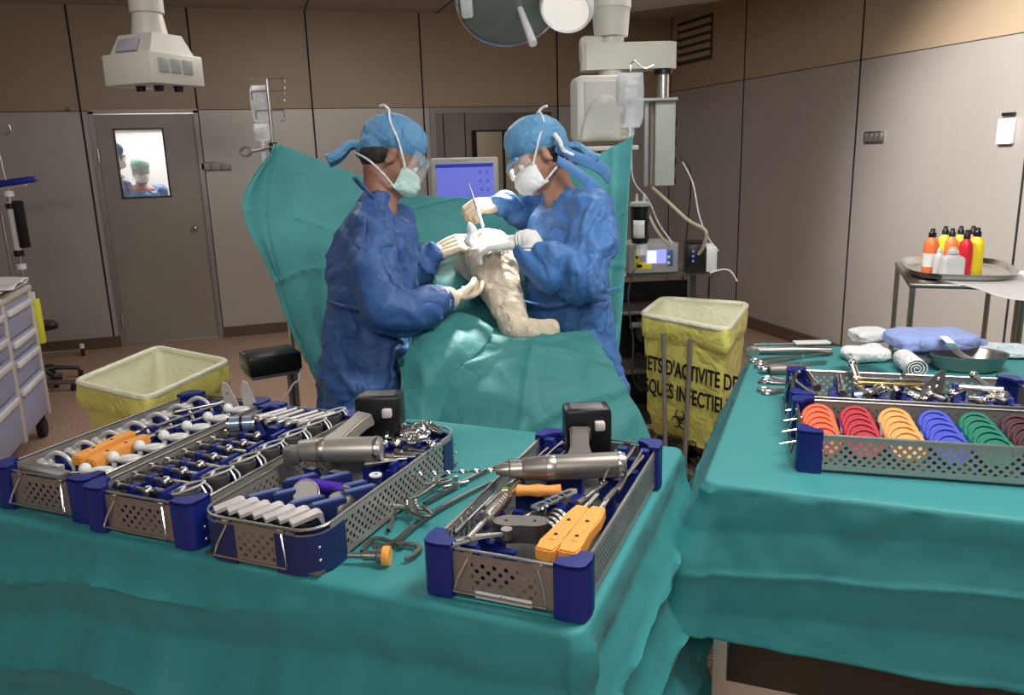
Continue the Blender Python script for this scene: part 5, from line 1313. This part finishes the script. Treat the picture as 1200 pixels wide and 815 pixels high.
t = mk('clear_cylinder', 'silver-blue ribbed cylinder lying near the far end of the second tray', 'surgical tool'); t.matrix_world = inM(MT2, .05, .40, .10, rz=.5)
MB().cyl((-.028, 0, 0), (.028, 0, 0), .019, n=24).build('barrel', mat('blue_silver', (.32, .42, .55), .2, .6), t)
for x in (-.03, .03, .0): MB().cyl((x-.003, 0, 0), (x+.003, 0, 0), .0215, n=24).build('ring', BRIGHT if x else BLACK, t)
for i in range(6):
    rod_tool('bone_tamp', 'thick pale tamp at the far end of the second tray, %s from left' % ORD(i), inM(MT2, .035+.030*i, .43+.008*(i % 2), .096, rz=-.35+.05*(i % 3)), .115, .0055, .008, m=mat('pale_steel', (.62, .58, .56), .4, .5), hm=STEEL)['group'] = 'tamps in the second tray'
# --- T3: saw blades, cylinders, posts
t = mk('saw_blade_block', '', 'surgical tool')
M_ = Matrix.Rotation(PI/2, 4, 'X')
MB().prism([(-.028, .0), (.020, .016), (.028, .014), (.033, -.008), (.027, -.008), (.019, .007), (-.028, -.007)], -.012, .012, M_).build('bent_plate', mat('pale_steel', (.62, .58, .56), .4, .5), t)
MB().box((.002, 0, -.010), (.03, .028, .014), bev=.002).build('base_block', BLACK, t)
row(t, [(inM(MT3, .035+.029*i, .050+.004*(i % 2), .083, rz=.9, ry=.12), 'tilted pale cutting plate at the rounded tray front, %s from the left' % ORD(i)) for i in range(7)], 'cutting plates in the rounded tray')
def slab(label, x, y, rz, h_=.062, w_=.075, z=.05, tilt=.12):
    t = mk('insert_post', label, 'surgical tool'); t['group'] = 'blue slabs in the rounded tray'; t.matrix_world = inM(MT3, x, y, z, rz=rz, rx=tilt)
    MB().box((0, 0, 0), (w_, .016, h_), bev=.005).build('slab', BLUED, t); MB().box((0, 0, h_/2), (w_*.8, .010, .003), bev=.001).build('edge_strip', mat('slab_edge', (.10, .14, .32), .4), t)
for i, (x, y, rz) in enumerate(((.05, .13, .95), (.10, .15, .95), (.15, .13, .95), (.20, .13, .95), (.07, .22, .95), (.14, .24, .95), (.19, .22, .95), (.225, .20, .95))):
    slab('slate-blue tilted slab in the rounded tray, %s from the front left' % ORD(i), x, y, rz, z=.052+.004*(i % 2))
t = mk('purple_cylinder', 'bright purple brush-like cylinder in the middle of the rounded tray', 'surgical tool'); t.matrix_world = inM(MT3, .14, .20, .078, rz=.05)
MB().cyl((-.05, 0, 0), (.045, 0, .0), .013, .011, 18).build('sleeve', mat('purple_plastic', (.07, .01, .42), .5, bump=.6, bscale=120), t); MB().cyl((.045, 0, 0), (.065, 0, 0), .006).build('tip', STEEL, t)
t = mk('grey_disc', 'dark grey disc standing on edge in the rounded tray', 'surgical tool'); t.matrix_world = inM(MT3, .125, .165, .075, rz=.5, rx=1.1)
MB().lathe([(.001, -.010), (.024, -.010), (.026, -.006), (.026, .006), (.024, .010), (.001, .010)], 28).build('disc', GREYM, t); MB().tube([(.0262*math.cos(a), .0262*math.sin(a), .004) for a in [2*PI*k/28 for k in range(28)]], .0016, n=6, closed=True, smooth=False).build('bright_ring', STEEL, t)
t = mk('grey_disc', 'flat grey dome at the right side of the rounded tray', 'surgical tool'); t.matrix_world = inM(MT3, .205, .165, .07)
MB().lathe([(.001, .014), (.02, .012), (.03, .0), (.03, -.03)], 28).build('dome', DULL, t)
tag(MB().ball((0, 0, 0), .0095, n=10).build('orange_ball', ORANGE), 'small orange ball near the left wall of the rounded tray', 'surgical tool').matrix_world = inM(MT3, .055, .295, .088)
t = mk('washer_peg', 'blue peg with a white washer at the right wall of the rounded tray', 'surgical tool'); t.matrix_world = inM(MT3, .225, .265, .05)
MB().cyl((0, 0, 0), (0, 0, .035), .014).build('peg', BLUED, t); MB().lathe([(.005, .036), (.013, .036), (.013, .039), (.005, .039), (.005, .036)], 20).build('washer', WHITEP, t)
# chrome cluster at the far right of T3
def clamp_piece(label, M, grp):
    t = mk('chrome_coupling', label, 'surgical tool'); t['group'] = grp; t.matrix_world = M
    MB().cyl((-.02, 0, 0), (.012, 0, .004), .009, .011, 16).ball((.018, 0, .006), .012, n=8).build('coupling_body', BRIGHT, t)
    MB().tube([(.0, .01, .0), (.012, .022, .01), (.03, .018, .014), (.036, .004, .008)], .003, n=7).build('lever', STEEL, t)
random.seed(3)
for i in range(10):
    clamp_piece('polished coupling heaped at the rounded tray far end, %s from the left' % ORD(i), inM(MT3, .13+.013*i, .43+.035*(i % 4), .082+.012*(i % 3), rz=i*1.3, rx=.4*(i % 3)), 'couplings in the rounded tray')
for i in range(5):
    rod_tool('drill_guide', 'short steel guide beside the rounded tray battery, %s from the front' % ORD(i), inM(MT3, .17+.008*i, .31+.028*i, .086, rz=-.9-.2*i), .07, .005, .008)['group'] = 'drill guides'
# --- power drills
def drill(label, p, rz, L=.17, r=.026, bit=0, grip=((-.03, .02), (.045, .105)), nose=.0, zoff=0, battery=(.10, .062, .105), bz=.028, body=None):
    body = body or mat('drill_grey_brown', (.23, .21, .19), .42, .75)
    t = mk('surgical_drill', label, 'power tool'); t.location = p; t.rotation_euler = (0, 0, rz)
    RX = Matrix.Rotation(PI/2, 4, 'Y')
    MB().lathe([(.001, -L/2), (r*.78, -L/2), (r*.86, -L/2+.004), (r*.98, -L*.28), (r, -L*.26), (r, L/2-.012), (r*.93, L/2), (.001, L/2)], 32, RX).build('motor_housing', body, t)
    MB().lathe([(r*1.02, L/2-.016), (r*1.06, L/2-.010), (r*1.02, L/2-.006)], 32, RX).build('end_ring', STEEL, t)
    MB().lathe([(r*.99, -L*.27), (r*1.01, -L*.265), (r*1.01, -L*.18), (r*.99, -L*.175)], 32, RX).build('speed_band', mat('satin_light', (.42, .39, .35), .35, .9), t)
    if nose: MB().lathe([(.001, -L/2-nose), (r*.30, -L/2-nose), (r*.5, -L/2-nose*.75), (r*.55, -L/2-nose*.5), (r*.72, -L/2-nose*.45), (r*.76, -L/2), (.001, -L/2)], 24, RX).build('chuck', mat('satin_light', (.42, .39, .35), .35, .9), t)
    else: MB().box((-L/2-.012, -.012, -.006), (.035, .035, .04), bev=.006).build('saw_head', GREYM, t)
    if bit:
        P = []; x0 = -L/2-nose
        n = 120; Q = []
        for i in range(n):
            u = i/(n-1); x = x0-bit*u; tw = u*19; rr = .0042*(1 if u < .95 else (1-u)/.05+.1)
            Q.append([Vector((x, rr*(math.cos(PI/4*j)*math.cos(tw)-.4*math.sin(PI/4*j)*math.sin(tw)), rr*(math.cos(PI/4*j)*math.sin(tw)+.4*math.sin(PI/4*j)*math.cos(tw)))) for j in range(8)])
        MB().grid(Q, closed_u=True).build('drill_bit', BRIGHT, t, ang=30)
    (gx0, gy0), (gx1, gy1) = grip
    M_ = Matrix.Translation((gx0, gy0, 0)) @ Matrix.Rotation(math.atan2(gy1-gy0, gx1-gx0)-PI/2, 4, 'Z')
    G = math.hypot(gx1-gx0, gy1-gy0)
    mb = MB().prism([(-.024, 0), (.030, 0), (.021, G*.4), (.019, G*.8), (.024, G), (-.022, G), (-.019, G*.8), (-.017, G*.3)], -.015, .017, M_ @ Matrix.Rotation(.30, 4, 'X')); bmesh.ops.bevel(mb.bm, geom=list(mb.bm.edges), offset=.004, segments=2, affect='EDGES')
    mb.build('grip', body, t, ang=50)
    MB().box((0, 0, 0), battery, bev=.008).build('battery_pack', BLACK, t).location = (gx1+.020, gy1+.042, bz-.010)
    o = MB().box((0, 0, 0), (battery[0]*.7, battery[1]*.6, .002), bev=.0008).build('battery_lid', GREYM, t); o.location = (gx1+.020, gy1+.042, bz-.010+battery[2]/2)
    o = MB().box((0, 0, 0), (.022, .018, .02), bev=.004).build('release_catch', CREAMP, t); o.location = (gx1+.020+battery[0]*.22, gy1+.042-battery[1]/2-.008, bz+.012)
    o = MB().cyl((0, -.03, 0), (0, .0, 0), .008).build('trigger', GREYM, t); o.location = (gx0+.045, gy0+.03, 0)
    return t
drill('grey power drill without bit and black battery resting across the rounded tray', atz(399, 527, ZT+.118), CAMZ-.02, L=.178, r=.0265, grip=((-.025, .02), (.040, .115)), battery=(.105, .07, .115), bz=.030, body=mat('drill_pale', (.42, .40, .35), .40, .7))
drill('grey power drill with long spiral bit and black battery across the rightmost tray', atz(672, 547, ZT+.118), CAMZ+.055, L=.205, r=.0255, bit=.165, nose=.052, grip=((.012, .02), (.030, .12)), battery=(.10, .068, .11), bz=.028)
# --- T4
orange_handle('orange-handled tool lying left of its twin in the rightmost tray', inM(MT4, .192, .030, .084, rz=-.10, rx=.05), .165, .036, .024, .07)
orange_handle('orange-handled tool lying against the right wall of the rightmost tray', inM(MT4, .230, .035, .084, rz=-.04, rx=.05), .165, .036, .024, .05)
t = mk('orange_grip_bar', 'short orange grip lying crosswise in the rightmost tray', 'surgical tool'); t.matrix_world = inM(MT4, .098, .262, .088, rz=.3)
MB().lathe([(.001, -.045), (.012, -.043), (.010, -.02), (.0125, .0), (.010, .02), (.0125, .043), (.001, .045)], 20, Matrix.Rotation(PI/2, 4, 'Y')).build('grip', ORANGE, t); MB().cyl((-.07, 0, 0), (-.04, 0, 0), .007).build('end_pin', BRASS, t)
t = mk('kidney_block', 'grey kidney-shaped block with two holes in the front of the rightmost tray', 'surgical tool'); t.matrix_world = inM(MT4, .120, .115, .062, rz=.28)
ko = []
for k in range(36):
    a = 2*PI*k/36; x = .050*math.cos(a); y = .026*math.sin(a)-(.007*math.exp(-(x/.02)**2) if math.sin(a) < 0 else -.0)*-1*1; ko.append((x, y-(.006*math.exp(-(x/.018)**2) if math.sin(a) > 0 else 0)))
mb = MB().prism(ko, 0, .034); mb.build('block', DULL, t, ang=50)
for x in (-.026, .024): MB().cyl((x, 0, .0335), (x, 0, .0348), .0032).build('hole', BLACK, t)
t = mk('ring_stack', '', 'surgical tool')
MB().lathe([(.020, -.004), (.027, -.004), (.027, .004), (.020, .004), (.020, -.004)], 28, Matrix.Rotation(PI/2, 4, 'X')).build('ring', DULL, t)
MB().lathe([(.0272, -.0015), (.0272, .0015)], 28, Matrix.Rotation(PI/2, 4, 'X')).build('bright_edge', STEEL, t)
row(t, [(inM(MT4, .168, .125+.017*i, .070, rz=-.45), 'dark ring on edge behind the kidney block, %s from the front' % ORD(i)) for i in range(4)], 'rings in the rightmost tray')
t = mk('extractor', 'steel extractor with thick ribbed barrel along the left of the rightmost tray', 'surgical tool'); t.matrix_world = inM(MT4, .062, .02, .096, rz=.03)
MB().lathe([(.001, 0), (.006, 0), (.0065, .07), (.017, .072), (.018, .078), (.013, .082), (.012, .18), (.009, .185), (.006, .19), (.006, .25), (.001, .25)], 24, Matrix.Rotation(-PI/2, 4, 'X')).build('barrel', STEEL, t)
for k in range(8): MB().lathe([(.0125, .095+.01*k), (.0132, .097+.01*k), (.0125, .099+.01*k)], 20, Matrix.Rotation(-PI/2, 4, 'X')).build('rib', DULL, t)
for i, (x, y, L, rz, r) in enumerate(((.030, .16, .33, -.02, .0035), (.045, .26, .29, -.05, .0045), (.075, .34, .21, -.10, .005), (.022, .05, .20, .0, .003), (.10, .10, .16, -.35, .0035), (.235, .24, .25, -.06, .004), (.215, .38, .17, -.02, .005), (.19, .22, .12, -.18, .005), (.245, .30, .22, .02, .003))):
    rod_tool('long_driver', 'long steel driver in the rightmost tray, %s from the left wall' % ORD(i), inM(MT4, x, y, .086+.003*(i % 3), rz=rz), L, r, r*1.6, hl=.25)['group'] = 'drivers in the rightmost tray'
t = mk('hex_key', 'bent steel key leaning beside the drill in the rightmost tray', 'surgical tool')
MB().tube([atz(705, 567, ZT+.09), atz(714, 548, ZT+.13), atz(728, 546, ZT+.135)], .0025, n=7, smooth=False).build('bent_rod', STEEL, t); MB().ball(atz(705, 567, ZT+.09), .006).build('end_ball', STEEL, t)
t = mk('link_wrench', 'steel linked wrench with slotted plates behind the kidney block', 'surgical tool'); t.matrix_world = inM(MT4, .13, .165, .098, rz=-.42)
for k in range(3):
    y0 = .036*k
    mb = MB(); w_ = .012
    mb.prism([(-w_, y0), (-w_*.6, y0-.008), (w_*.6, y0-.008), (w_, y0), (w_*.8, y0+.028), (.0, y0+.036), (-w_*.8, y0+.028)], .0, .004).build('link_plate', BRIGHT, t)
    MB().box((0, y0+.012, .0045), (.006, .014, .001)).build('slot', BLACK, t)
t = mk('angled_clamp', 'steel clamp with round joint at the front left of the rightmost tray', 'surgical tool'); t.matrix_world = inM(MT4, .03, .012, .090, rz=-.95)
MB().tube([(0, 0, 0), (0, .04, .004), (0, .10, .0)], .0042, n=8).tube([(.012, .0, 0), (.01, .05, .006), (.002, .10, .002)], .0036, n=8).build('jaws', STEEL, t); MB().cyl((0, .1, -.008), (0, .1, .010), .010).build('joint', STEEL, t)
for i in range(9):
    rod_tool('pin', 'thin steel pin in the front corner of the rightmost tray, %s from the front' % ORD(i), inM(MT4, .012+.006*(i % 2), .035+.012*i, .010, rx=1.35+.04*(i % 3)), .085, .0017, .003, m=BRIGHT, hm=BRIGHT, hl=.15)['group'] = 'pins in the rightmost tray'
# --- loose instruments between the trays
def pliers(label, M, s=1.0, opening=.25):
    t = mk('bone_pliers', label, 'surgical tool'); t.matrix_world = M @ Matrix.Scale(s, 4)
    for sg in (-1, 1):
        MB().tube([(sg*.004, .0, 0), (sg*.018, -.03, .002), (sg*(.03+opening*.06), -.09, .0), (sg*(.022+opening*.08), -.15, .0)], lambda u: .0062-.002*u, n=8).build('handle', DULL, t)
        MB().tube([(-sg*.004, 0, 0), (-sg*.012, .02, 0), (-sg*.010, .04, 0), (-sg*.002, .055, 0)], lambda u: .007-.004*u, n=8).build('jaw', DULL, t)
    MB().cyl((0, 0, -.010), (0, 0, .012), .013, n=18).build('joint', STEEL, t)
    for k in range(4): MB().ball((.012*math.cos(k*1.6), .012*math.sin(k*1.6), .012), .003, n=6).build('screw_head', BRIGHT, t)
ZL = .012
a = atz(483, 602, ZT+ZL)
pliers('large grey bone pliers with open handles lying between the two right trays', Matrix.Translation(a+Vector((0, 0, .012))) @ Matrix.Rotation(CAMZ-2.25, 4, 'Z'), 1.05, .5)
pliers('smaller pliers pointing to the rightmost tray on the teal drape', Matrix.Translation(atz(512, 571, ZT+.012)+Vector((0, 0, .008))) @ Matrix.Rotation(CAMZ-.9, 4, 'Z'), .75, .2)
t = mk('impactor_peg', 'grey peg with orange disc end at the front between two trays', 'surgical tool'); pa = atz(408, 651, ZT+.018); pb = atz(455, 652, ZT+.018); d = (pb-pa).normalized(); L = (pb-pa).length
t.matrix_world = Matrix.Translation(pa) @ d.to_track_quat('Z', 'Y').to_matrix().to_4x4()
MB().lathe([(.001, 0), (.0055, 0), (.0055, L*.35), (.009, L*.38), (.009, L*.7), (.013, L*.74), (.014, L*.88), (.001, L*.88)], 24).build('peg', DULL, t)
MB().lathe([(.001, L*.87), (.0175, L*.87), (.0185, L*.9), (.0185, L*1.02), (.0165, L*1.05), (.001, L*1.05)], 28).build('orange_disc', ORANGE, t, label='orange end disc')
def flat_tool(label, pts, w_=.006, m=DULL, h_=.006, name='bone_lever'):
    t = mk(name, label, 'surgical tool'); P = spline([atz(x, y, ZT+.010) for x, y in pts], 6); t.location = P[0]
    n = len(P); mb = MB(); rings = []
    for i, p in enumerate(P):
        d = (P[min(i+1, n-1)]-P[max(i-1, 0)]).normalized(); s = Vector((-d.y, d.x, 0)); ww = w_*(.55+.45*math.sin(PI*min(1, (i+1)/n*1.15)))
        q = p-P[0]; rings.append([q+s*ww-Vector((0, 0, h_/2)), q-s*ww-Vector((0, 0, h_/2)), q-s*ww*.8+Vector((0, 0, h_/2)), q+s*ww*.8+Vector((0, 0, h_/2))])
    mb.grid(rings, closed_u=True); mb.bm.faces.ensure_lookup_table(); mb.build('blade', m, t, ang=30)
    e = P[-1]-P[0]; MB().cyl(e-Vector((0, 0, h_*.6)), e+Vector((0, 0, h_*.6)), w_*.9, n=14).build('tip', m, t)
flat_tool('long curved bone lever reaching towards the rightmost tray', [(436, 641), (460, 637), (500, 605), (545, 580), (575, 566)], .0065)
flat_tool('short hooked lever with a bent foot beside the rightmost tray', [(463, 637), (480, 638), (492, 642), (484, 652), (477, 655)], .006)
flat_tool('straight steel lever lying against the rounded tray', [(455, 622), (462, 605), (468, 588), (500, 568), (525, 550)], .0055, STEEL)
flat_tool('steel lever with curved end under the pliers', [(424, 647), (434, 634), (448, 632), (470, 640)], .0055, DULL)
flat_tool('flat steel blade under the spiral drill bit', [(497, 590), (530, 572), (560, 556), (598, 540)], .006, DULL)
t = mk('bolt_piece', 'small steel bolt standing between the pliers and the drill bit', 'surgical tool'); t.location = atz(535, 572, ZT+.004)
MB().cyl((0, 0, 0), (0, 0, .015), .008, n=6).cyl((0, 0, .015), (0, 0, .028), .005).build('bolt', STEEL, t); MB().cyl((-.03, 0, .006), (.03, .01, .006), .004).build('cross_pin', STEEL, t)
# --- T5: coloured discs
DC = [('orange-red', (.80, .13, .045)), ('crimson', (.42, .012, .035)), ('amber', (.80, .36, .10)), ('royal blue', (.045, .07, .50)), ('green', (.0, .16, .10)), ('dark maroon', (.055, .012, .018))]
for c_, (cn_, col) in enumerate(DC):
    m = mat('disc_'+cn_.replace(' ', '_').replace('-', '_'), col, .5, spec=.3)
    t = mk('trial_disc', '', 'trial disc')
    MB().lathe([(.001, -.0065), (.036, -.0065), (.0395, -.003), (.0395, .003), (.036, .0065), (.031, .0065), (.029, .003), (.001, .003)], 36).build('disc_body', m, t)
    mb = MB()
    for k in range(3): mb.box((-.012+.012*k, -.0345+.002*(k % 2), .0068), (.006, .0022, .0008))
    mb.build('engraved_mark', BLACK if c_ in (1, 3) else mat('mark_'+cn_, tuple(x*.55 for x in col), .5), t, flat=True)
    row(t, [(inM(MT5, .047+.042*(4-r), .050+.0885*c_, .056, rx=0, ry=0) @ Matrix.Rotation(PI/2, 4, 'Z') @ Matrix.Rotation(.78, 4, 'X'), '%s trial disc in the right-hand tray, %s from the front of its row' % (cn_, ORD(4-r))) for r in range(5)], '%s trial discs' % cn_)
# --- T6 behind: mixed tools
def in6(u, v, z=0, rz=0, rx=0, ry=0): return MT6 @ Matrix.Translation((.265-v, u, z)) @ Matrix.Rotation(PI/2, 4, 'Z') @ Euler((rx, ry, rz)).to_matrix().to_4x4()
for i, (u, v, L, rz, r) in enumerate(((.06, .10, .15, .1, .009), (.12, .06, .17, -.05, .008), (.05, .02, .13, .3, .006), (.18, .05, .12, .2, .007), (.30, .03, .15, -.3, .005), (.36, .04, .15, .5, .006), (.43, .03, .14, -.6, .006), (.50, .05, .14, .3, .006))):
    rod_tool('steel_driver', 'polished steel driver behind the coloured discs, %s from the left' % ORD(i), in6(u, v, .085, rz=rz), L, r, r*1.35, m=BRIGHT, hm=STEEL, hook=i % 3 == 2)['group'] = 'drivers behind the discs'
for i in range(8):
    clamp_piece('small chrome coupling behind the coloured discs, %s from the left' % ORD(i), in6(.17+.045*i, .07+.03*(i % 3), .078, rz=i*.9), 'couplings behind the discs')
t = mk('brass_bar', 'long brass-coloured bar lying across the tray behind the coloured discs', 'surgical tool'); t.matrix_world = in6(.22, .14, .094)
MB().box((.04, 0, 0), (.19, .014, .010), bev=.003).build('bar', BRASS, t); MB().cyl((.13, 0, 0), (.15, 0, 0), .013).build('end_cap', mat('amber_end', (.65, .42, .08), .3, .5), t)
t = mk('brass_bar', 'second thinner brass bar behind the longer one near the steel basin', 'surgical tool'); t.matrix_world = in6(.20, .18, .094)
MB().box((.05, 0, 0), (.17, .008, .010), bev=.002).build('bar', STEEL, t); MB().cyl((-.04, 0, 0), (-.025, 0, 0), .010).build('end_cap', BRASS, t)
t = mk('triangular_guide', 'perforated triangular dark guide plate standing behind the coloured discs', 'surgical tool'); t.matrix_world = in6(.34, .10, .06, rz=.2)
MB().prism([(-.03, 0), (.025, 0), (.03, .085), (.018, .088), (-.025, .045)], -.002, .002, Matrix.Rotation(PI/2, 4, 'X')).build('plate', GREYM, t)
for k, (x, z) in enumerate(((-.01, .02), (.006, .025), (-.008, .04), (.01, .045), (.012, .065))): MB().ball((x, -.003, z), .006, n=6).build('stud', BRIGHT, t)
t = mk('t_handle', 'steel T-handle lying at the right of the tray behind the discs', 'surgical tool'); t.matrix_world = in6(.46, .13, .095, rz=-.1)
MB().cyl((-.05, 0, 0), (.05, 0, 0), .009, n=16).build('cross_bar', STEEL, t); MB().cyl((.02, 0, 0), (-.01, .06, .02), .007).build('stem', STEEL, t); MB().ball((-.01, .06, .02), .011).build('ball_end', BRIGHT, t)
# prongs on the left end of the disc tray
t = mk('wire_prong', '', 'surgical tool')
MB().tube([(0, 0, 0), (-.040, -.010, -.008)], .0022, n=6, smooth=False).build('wire', BRIGHT, t); MB().ball((0, 0, 0), .006, n=6).build('socket', STEEL, t)
row(t, [(F2 @ Matrix.Translation((.195, .15+.085*k, .065)), 'short steel wire prong at the left end of the disc tray, %s from the front' % ORD(k)) for k in range(4)], 'wire prongs of the disc tray')

# --- right-hand table: loose instruments, towels, basin
def on2(px, py, z=.004): return atz(px, py, ZT+z)
def lay(px0, py0, px1, py1, z=.008):
    a = on2(px0, py0, z); b = on2(px1, py1, z); return a, b, (b-a).length, frame(a, b-a)
a, b, L, M = lay(884, 404, 924, 403)
t = mk('suction_tip', 'thin dark probe with white paper sleeve, rearmost of the loose tools', 'surgical tool'); t.matrix_world = M
MB().cyl((0, 0, 0), (L*1.2, 0, 0), .003).build('probe', DULL, t); a2, b2, L2, M2 = lay(934, 404, 972, 407)
MB().box((L*1.2+.06, 0, .003), (.13, .045, .008), bev=.003).build('paper_sleeve', WHITEP, t)
a, b, L, M = lay(880, 411, 926, 411, .014)
t = mk('bone_mallet', 'grey metal mallet with round head at the left of the loose tools', 'surgical tool'); t.matrix_world = M
MB().cyl((0, -.032, 0), (0, .032, 0), .024, n=20).build('mallet_head', STEEL, t); MB().lathe([(.008, 0), (.013, .02), (.018, L), (.012, L+.14), (.001, L+.145)], 18, Matrix.Rotation(PI/2, 4, 'Y')).build('handle', DULL, t)
def scissor(label, px0, py0, px1, py1, z=.008):
    a, b, L, M = lay(px0, py0, px1, py1, z); t = mk('ring_forceps', label, 'surgical tool'); t.matrix_world = M
    for s in (-1, 1):
        MB().tube([(.018*math.cos(q)+.0, s*.017+.013*math.sin(q), 0) for q in [2*PI*k/12 for k in range(12)]], .0042, n=6, closed=True).build('finger_ring', STEEL, t)
        MB().tube([(.018, s*.015, 0), (L*.35, s*.010, .001), (L*.6, 0, .001), (L, -s*.004, 0)], lambda u: .0068-.003*u, n=7).build('blade', STEEL, t)
    MB().cyl((L*.6, 0, -.004), (L*.6, 0, .006), .006).build('pivot', BRIGHT, t)
scissor('steel ring forceps in the middle of the loose tools', 888, 424, 975, 414)
scissor('second ring forceps lying in front of the first on the teal drape', 894, 430, 968, 424, .010)
scissor('small scissors, foremost of the loose tools left of the trays', 898, 458, 938, 456)
scissor('curved clamp lying open beside the steel bar and forceps', 900, 445, 938, 448, .006)
a, b, L, M = lay(902, 434, 934, 434, .014)
t = mk('rasp', 'brown-grey steel rasp with thick handle left of the blue corner', 'surgical tool'); t.matrix_world = M
MB().lathe([(.001, 0), (.018, .0), (.021, .02), (.020, L), (.014, L+.04), (.001, L+.04)], 18, Matrix.Rotation(PI/2, 4, 'Y')).build('handle', GREYM, t); MB().ball((-.015, .01, 0), .016, (1.3, 1, .7)).build('head', BRIGHT, t)
a, b, L, M = lay(896, 447, 936, 449, .006)
t = mk('measuring_plate', 'flat steel plate with an oval ring in front of the rasp', 'surgical tool'); t.matrix_world = M
MB().box((L*.6, 0, 0), (L*.9, .035, .004), bev=.001).build('plate', STEEL, t); MB().tube([(.0+.018*math.cos(q), .018*math.sin(q), 0) for q in [2*PI*k/14 for k in range(14)]], .003, n=6, closed=True).build('ring', DULL, t)
t = rod_tool('reamer_shaft', 'upright thick steel reamer with ball end behind the blue corner', in6(.175, .13, .075, rz=.1, rx=.35), .12, .010, .011, m=BRIGHT, hm=BRIGHT); MB().ball((0, .125, 0), .014).build('ball_end', BRIGHT, t)
TOW = cloth('white_towel', (.74, .75, .74), .9, 14, .4, .3)
def soft_stack(label, px, py, w_, d_, h_, rz, m, name='folded_towel', cat='towel', seed=0, zb=.0, group=None, extra=None):
    t = mk(name, label, cat); t.location = atz(px, py, ZT+zb+.002); t.rotation_euler = (0, 0, rz)
    if group: t['group'] = group
    P = []; n = 44
    for i in range(13):
        v = -1+2*i/12; row_ = []
        for j in range(n):
            a = 2*PI*j/n; ex = .35
            x = math.copysign(abs(math.cos(a))**ex, math.cos(a)); z = math.copysign(abs(math.sin(a))**.6, math.sin(a))
            k = (1-abs(v)**6*.35)
            p = Vector((x*w_/2*k, v*d_/2, h_/2+z*h_/2*k))
            p += Vector((1, 1, 1))*0.006*noise.noise(Vector((p.x*22+seed, p.y*22, p.z*60)))
            row_.append(p)
        P.append(row_)
    mb = MB().grid(P, closed_u=True); mb.bm.verts.ensure_lookup_table()
    mb.bm.faces.new([mb.bm.verts[i] for i in range(n)][::-1]); mb.bm.faces.new([mb.bm.verts[len(P)*n-n+i] for i in range(n)])
    mb.build('cloth', m, t, ang=80)
    return t
soft_stack('white folded towel, lower one of the stack left of the blue gown pack', 1014, 421, .15, .11, .042, A2+.5, TOW, seed=1, group='white towels')
soft_stack('white folded towel on top of the lower towel, left of the blue gown pack', 1014, 421, .14, .10, .036, A2+.42, TOW, seed=4, zb=.043, group='white towels')
tt = soft_stack('white folded towel, topmost at the back of the stack', 1018, 400, .13, .11, .045, A2+.55, TOW, seed=8, zb=.03, group='white towels')
t = mk('towel_roll', 'white rolled towel lying in front of the blue gown pack', 'towel'); t.location = atz(1066, 426, ZT+.034); t.rotation_euler = (0, 0, A2+.2)
mb = MB(); P = [[Vector((.034*math.cos(a)*(1-.07*abs(v)**4)+.003*noise.noise(Vector((v*5, a, 1))), v*.075, .031*math.sin(a)*(1-.07*abs(v)**4))) for a in [2*PI*k/24 for k in range(24)]] for v in [-1+.2*i for i in range(11)]]
mb.grid(P, closed_u=True).build('cloth', TOW, t, ang=80)
mb = MB(); sp = []
for k in range(60): a = k*.33; r = .003+.029*k/60; sp.append((r*math.cos(a), -.0735, r*.92*math.sin(a)))
mb.tube(sp, .0022, n=6, smooth=False).build('spiral_end', TOW, t)
GP = cloth('folded_gown_blue', (.30, .38, .72), .7, 9, .4, .5)
soft_stack('folded light blue gown pack, lower layer under the white strap', 1096, 408, .30, .20, .048, A2+.35, GP, 'folded_gown', 'gown', 21, group='blue gown pack')
soft_stack('folded light blue gown pack, upper layer crossed by the white strap', 1090, 406, .28, .19, .052, A2+.38, GP, 'folded_gown', 'gown', 25, zb=.048, group='blue gown pack')
t = tag(MB().grid(patch([[on2(1100+dx, 394, .108), on2(1109+dx, 402, .106), on2(1116+dx, 412, .065), on2(1130+dx, 420, .03), on2(1150+dx, 424, .012)] for dx in (0, 5, 10)], 5, 4)).build('paper_strap', MASKW, solid=.002), 'white paper strap running over the folded blue gown pack', 'strap')
soft_stack('crumpled pale blue and white wrap behind the steel basin', 1168, 415, .22, .16, .025, A2+.2, cloth('pale_wrap', (.62, .74, .78), .8, 12, .6, .6), 'paper_wrap', 'wrap', 31)
soft_stack('flat white pad lying in front of the blue gown pack beside the roll', 1090, 422, .16, .10, .022, A2+.3, TOW, 'gauze_pad', 'pad', 35)
t = mk('kidney_basin', 'polished oval steel basin standing in front of the blue gown pack', 'basin'); t.location = atz(1133, 433, ZT+.002); t.rotation_euler = (0, 0, A2+.35)
mb = MB(); P = []
for s, z in ((.02, .002), (.72, .002), (.86, .012), (.97, .05), (1.03, .054), (1.03, .050), (.985, .046), (.88, .012), (.74, -.001), (.02, -.001)):
    P.append([Vector((.118*s*math.cos(a), .072*s*math.sin(a)*(1+.25*math.cos(a)), z)) for a in [2*PI*k/40 for k in range(40)]])
mb.grid(P, closed_u=True).build('bowl', mat('basin_steel', (.34, .31, .28), .3, .85), t)
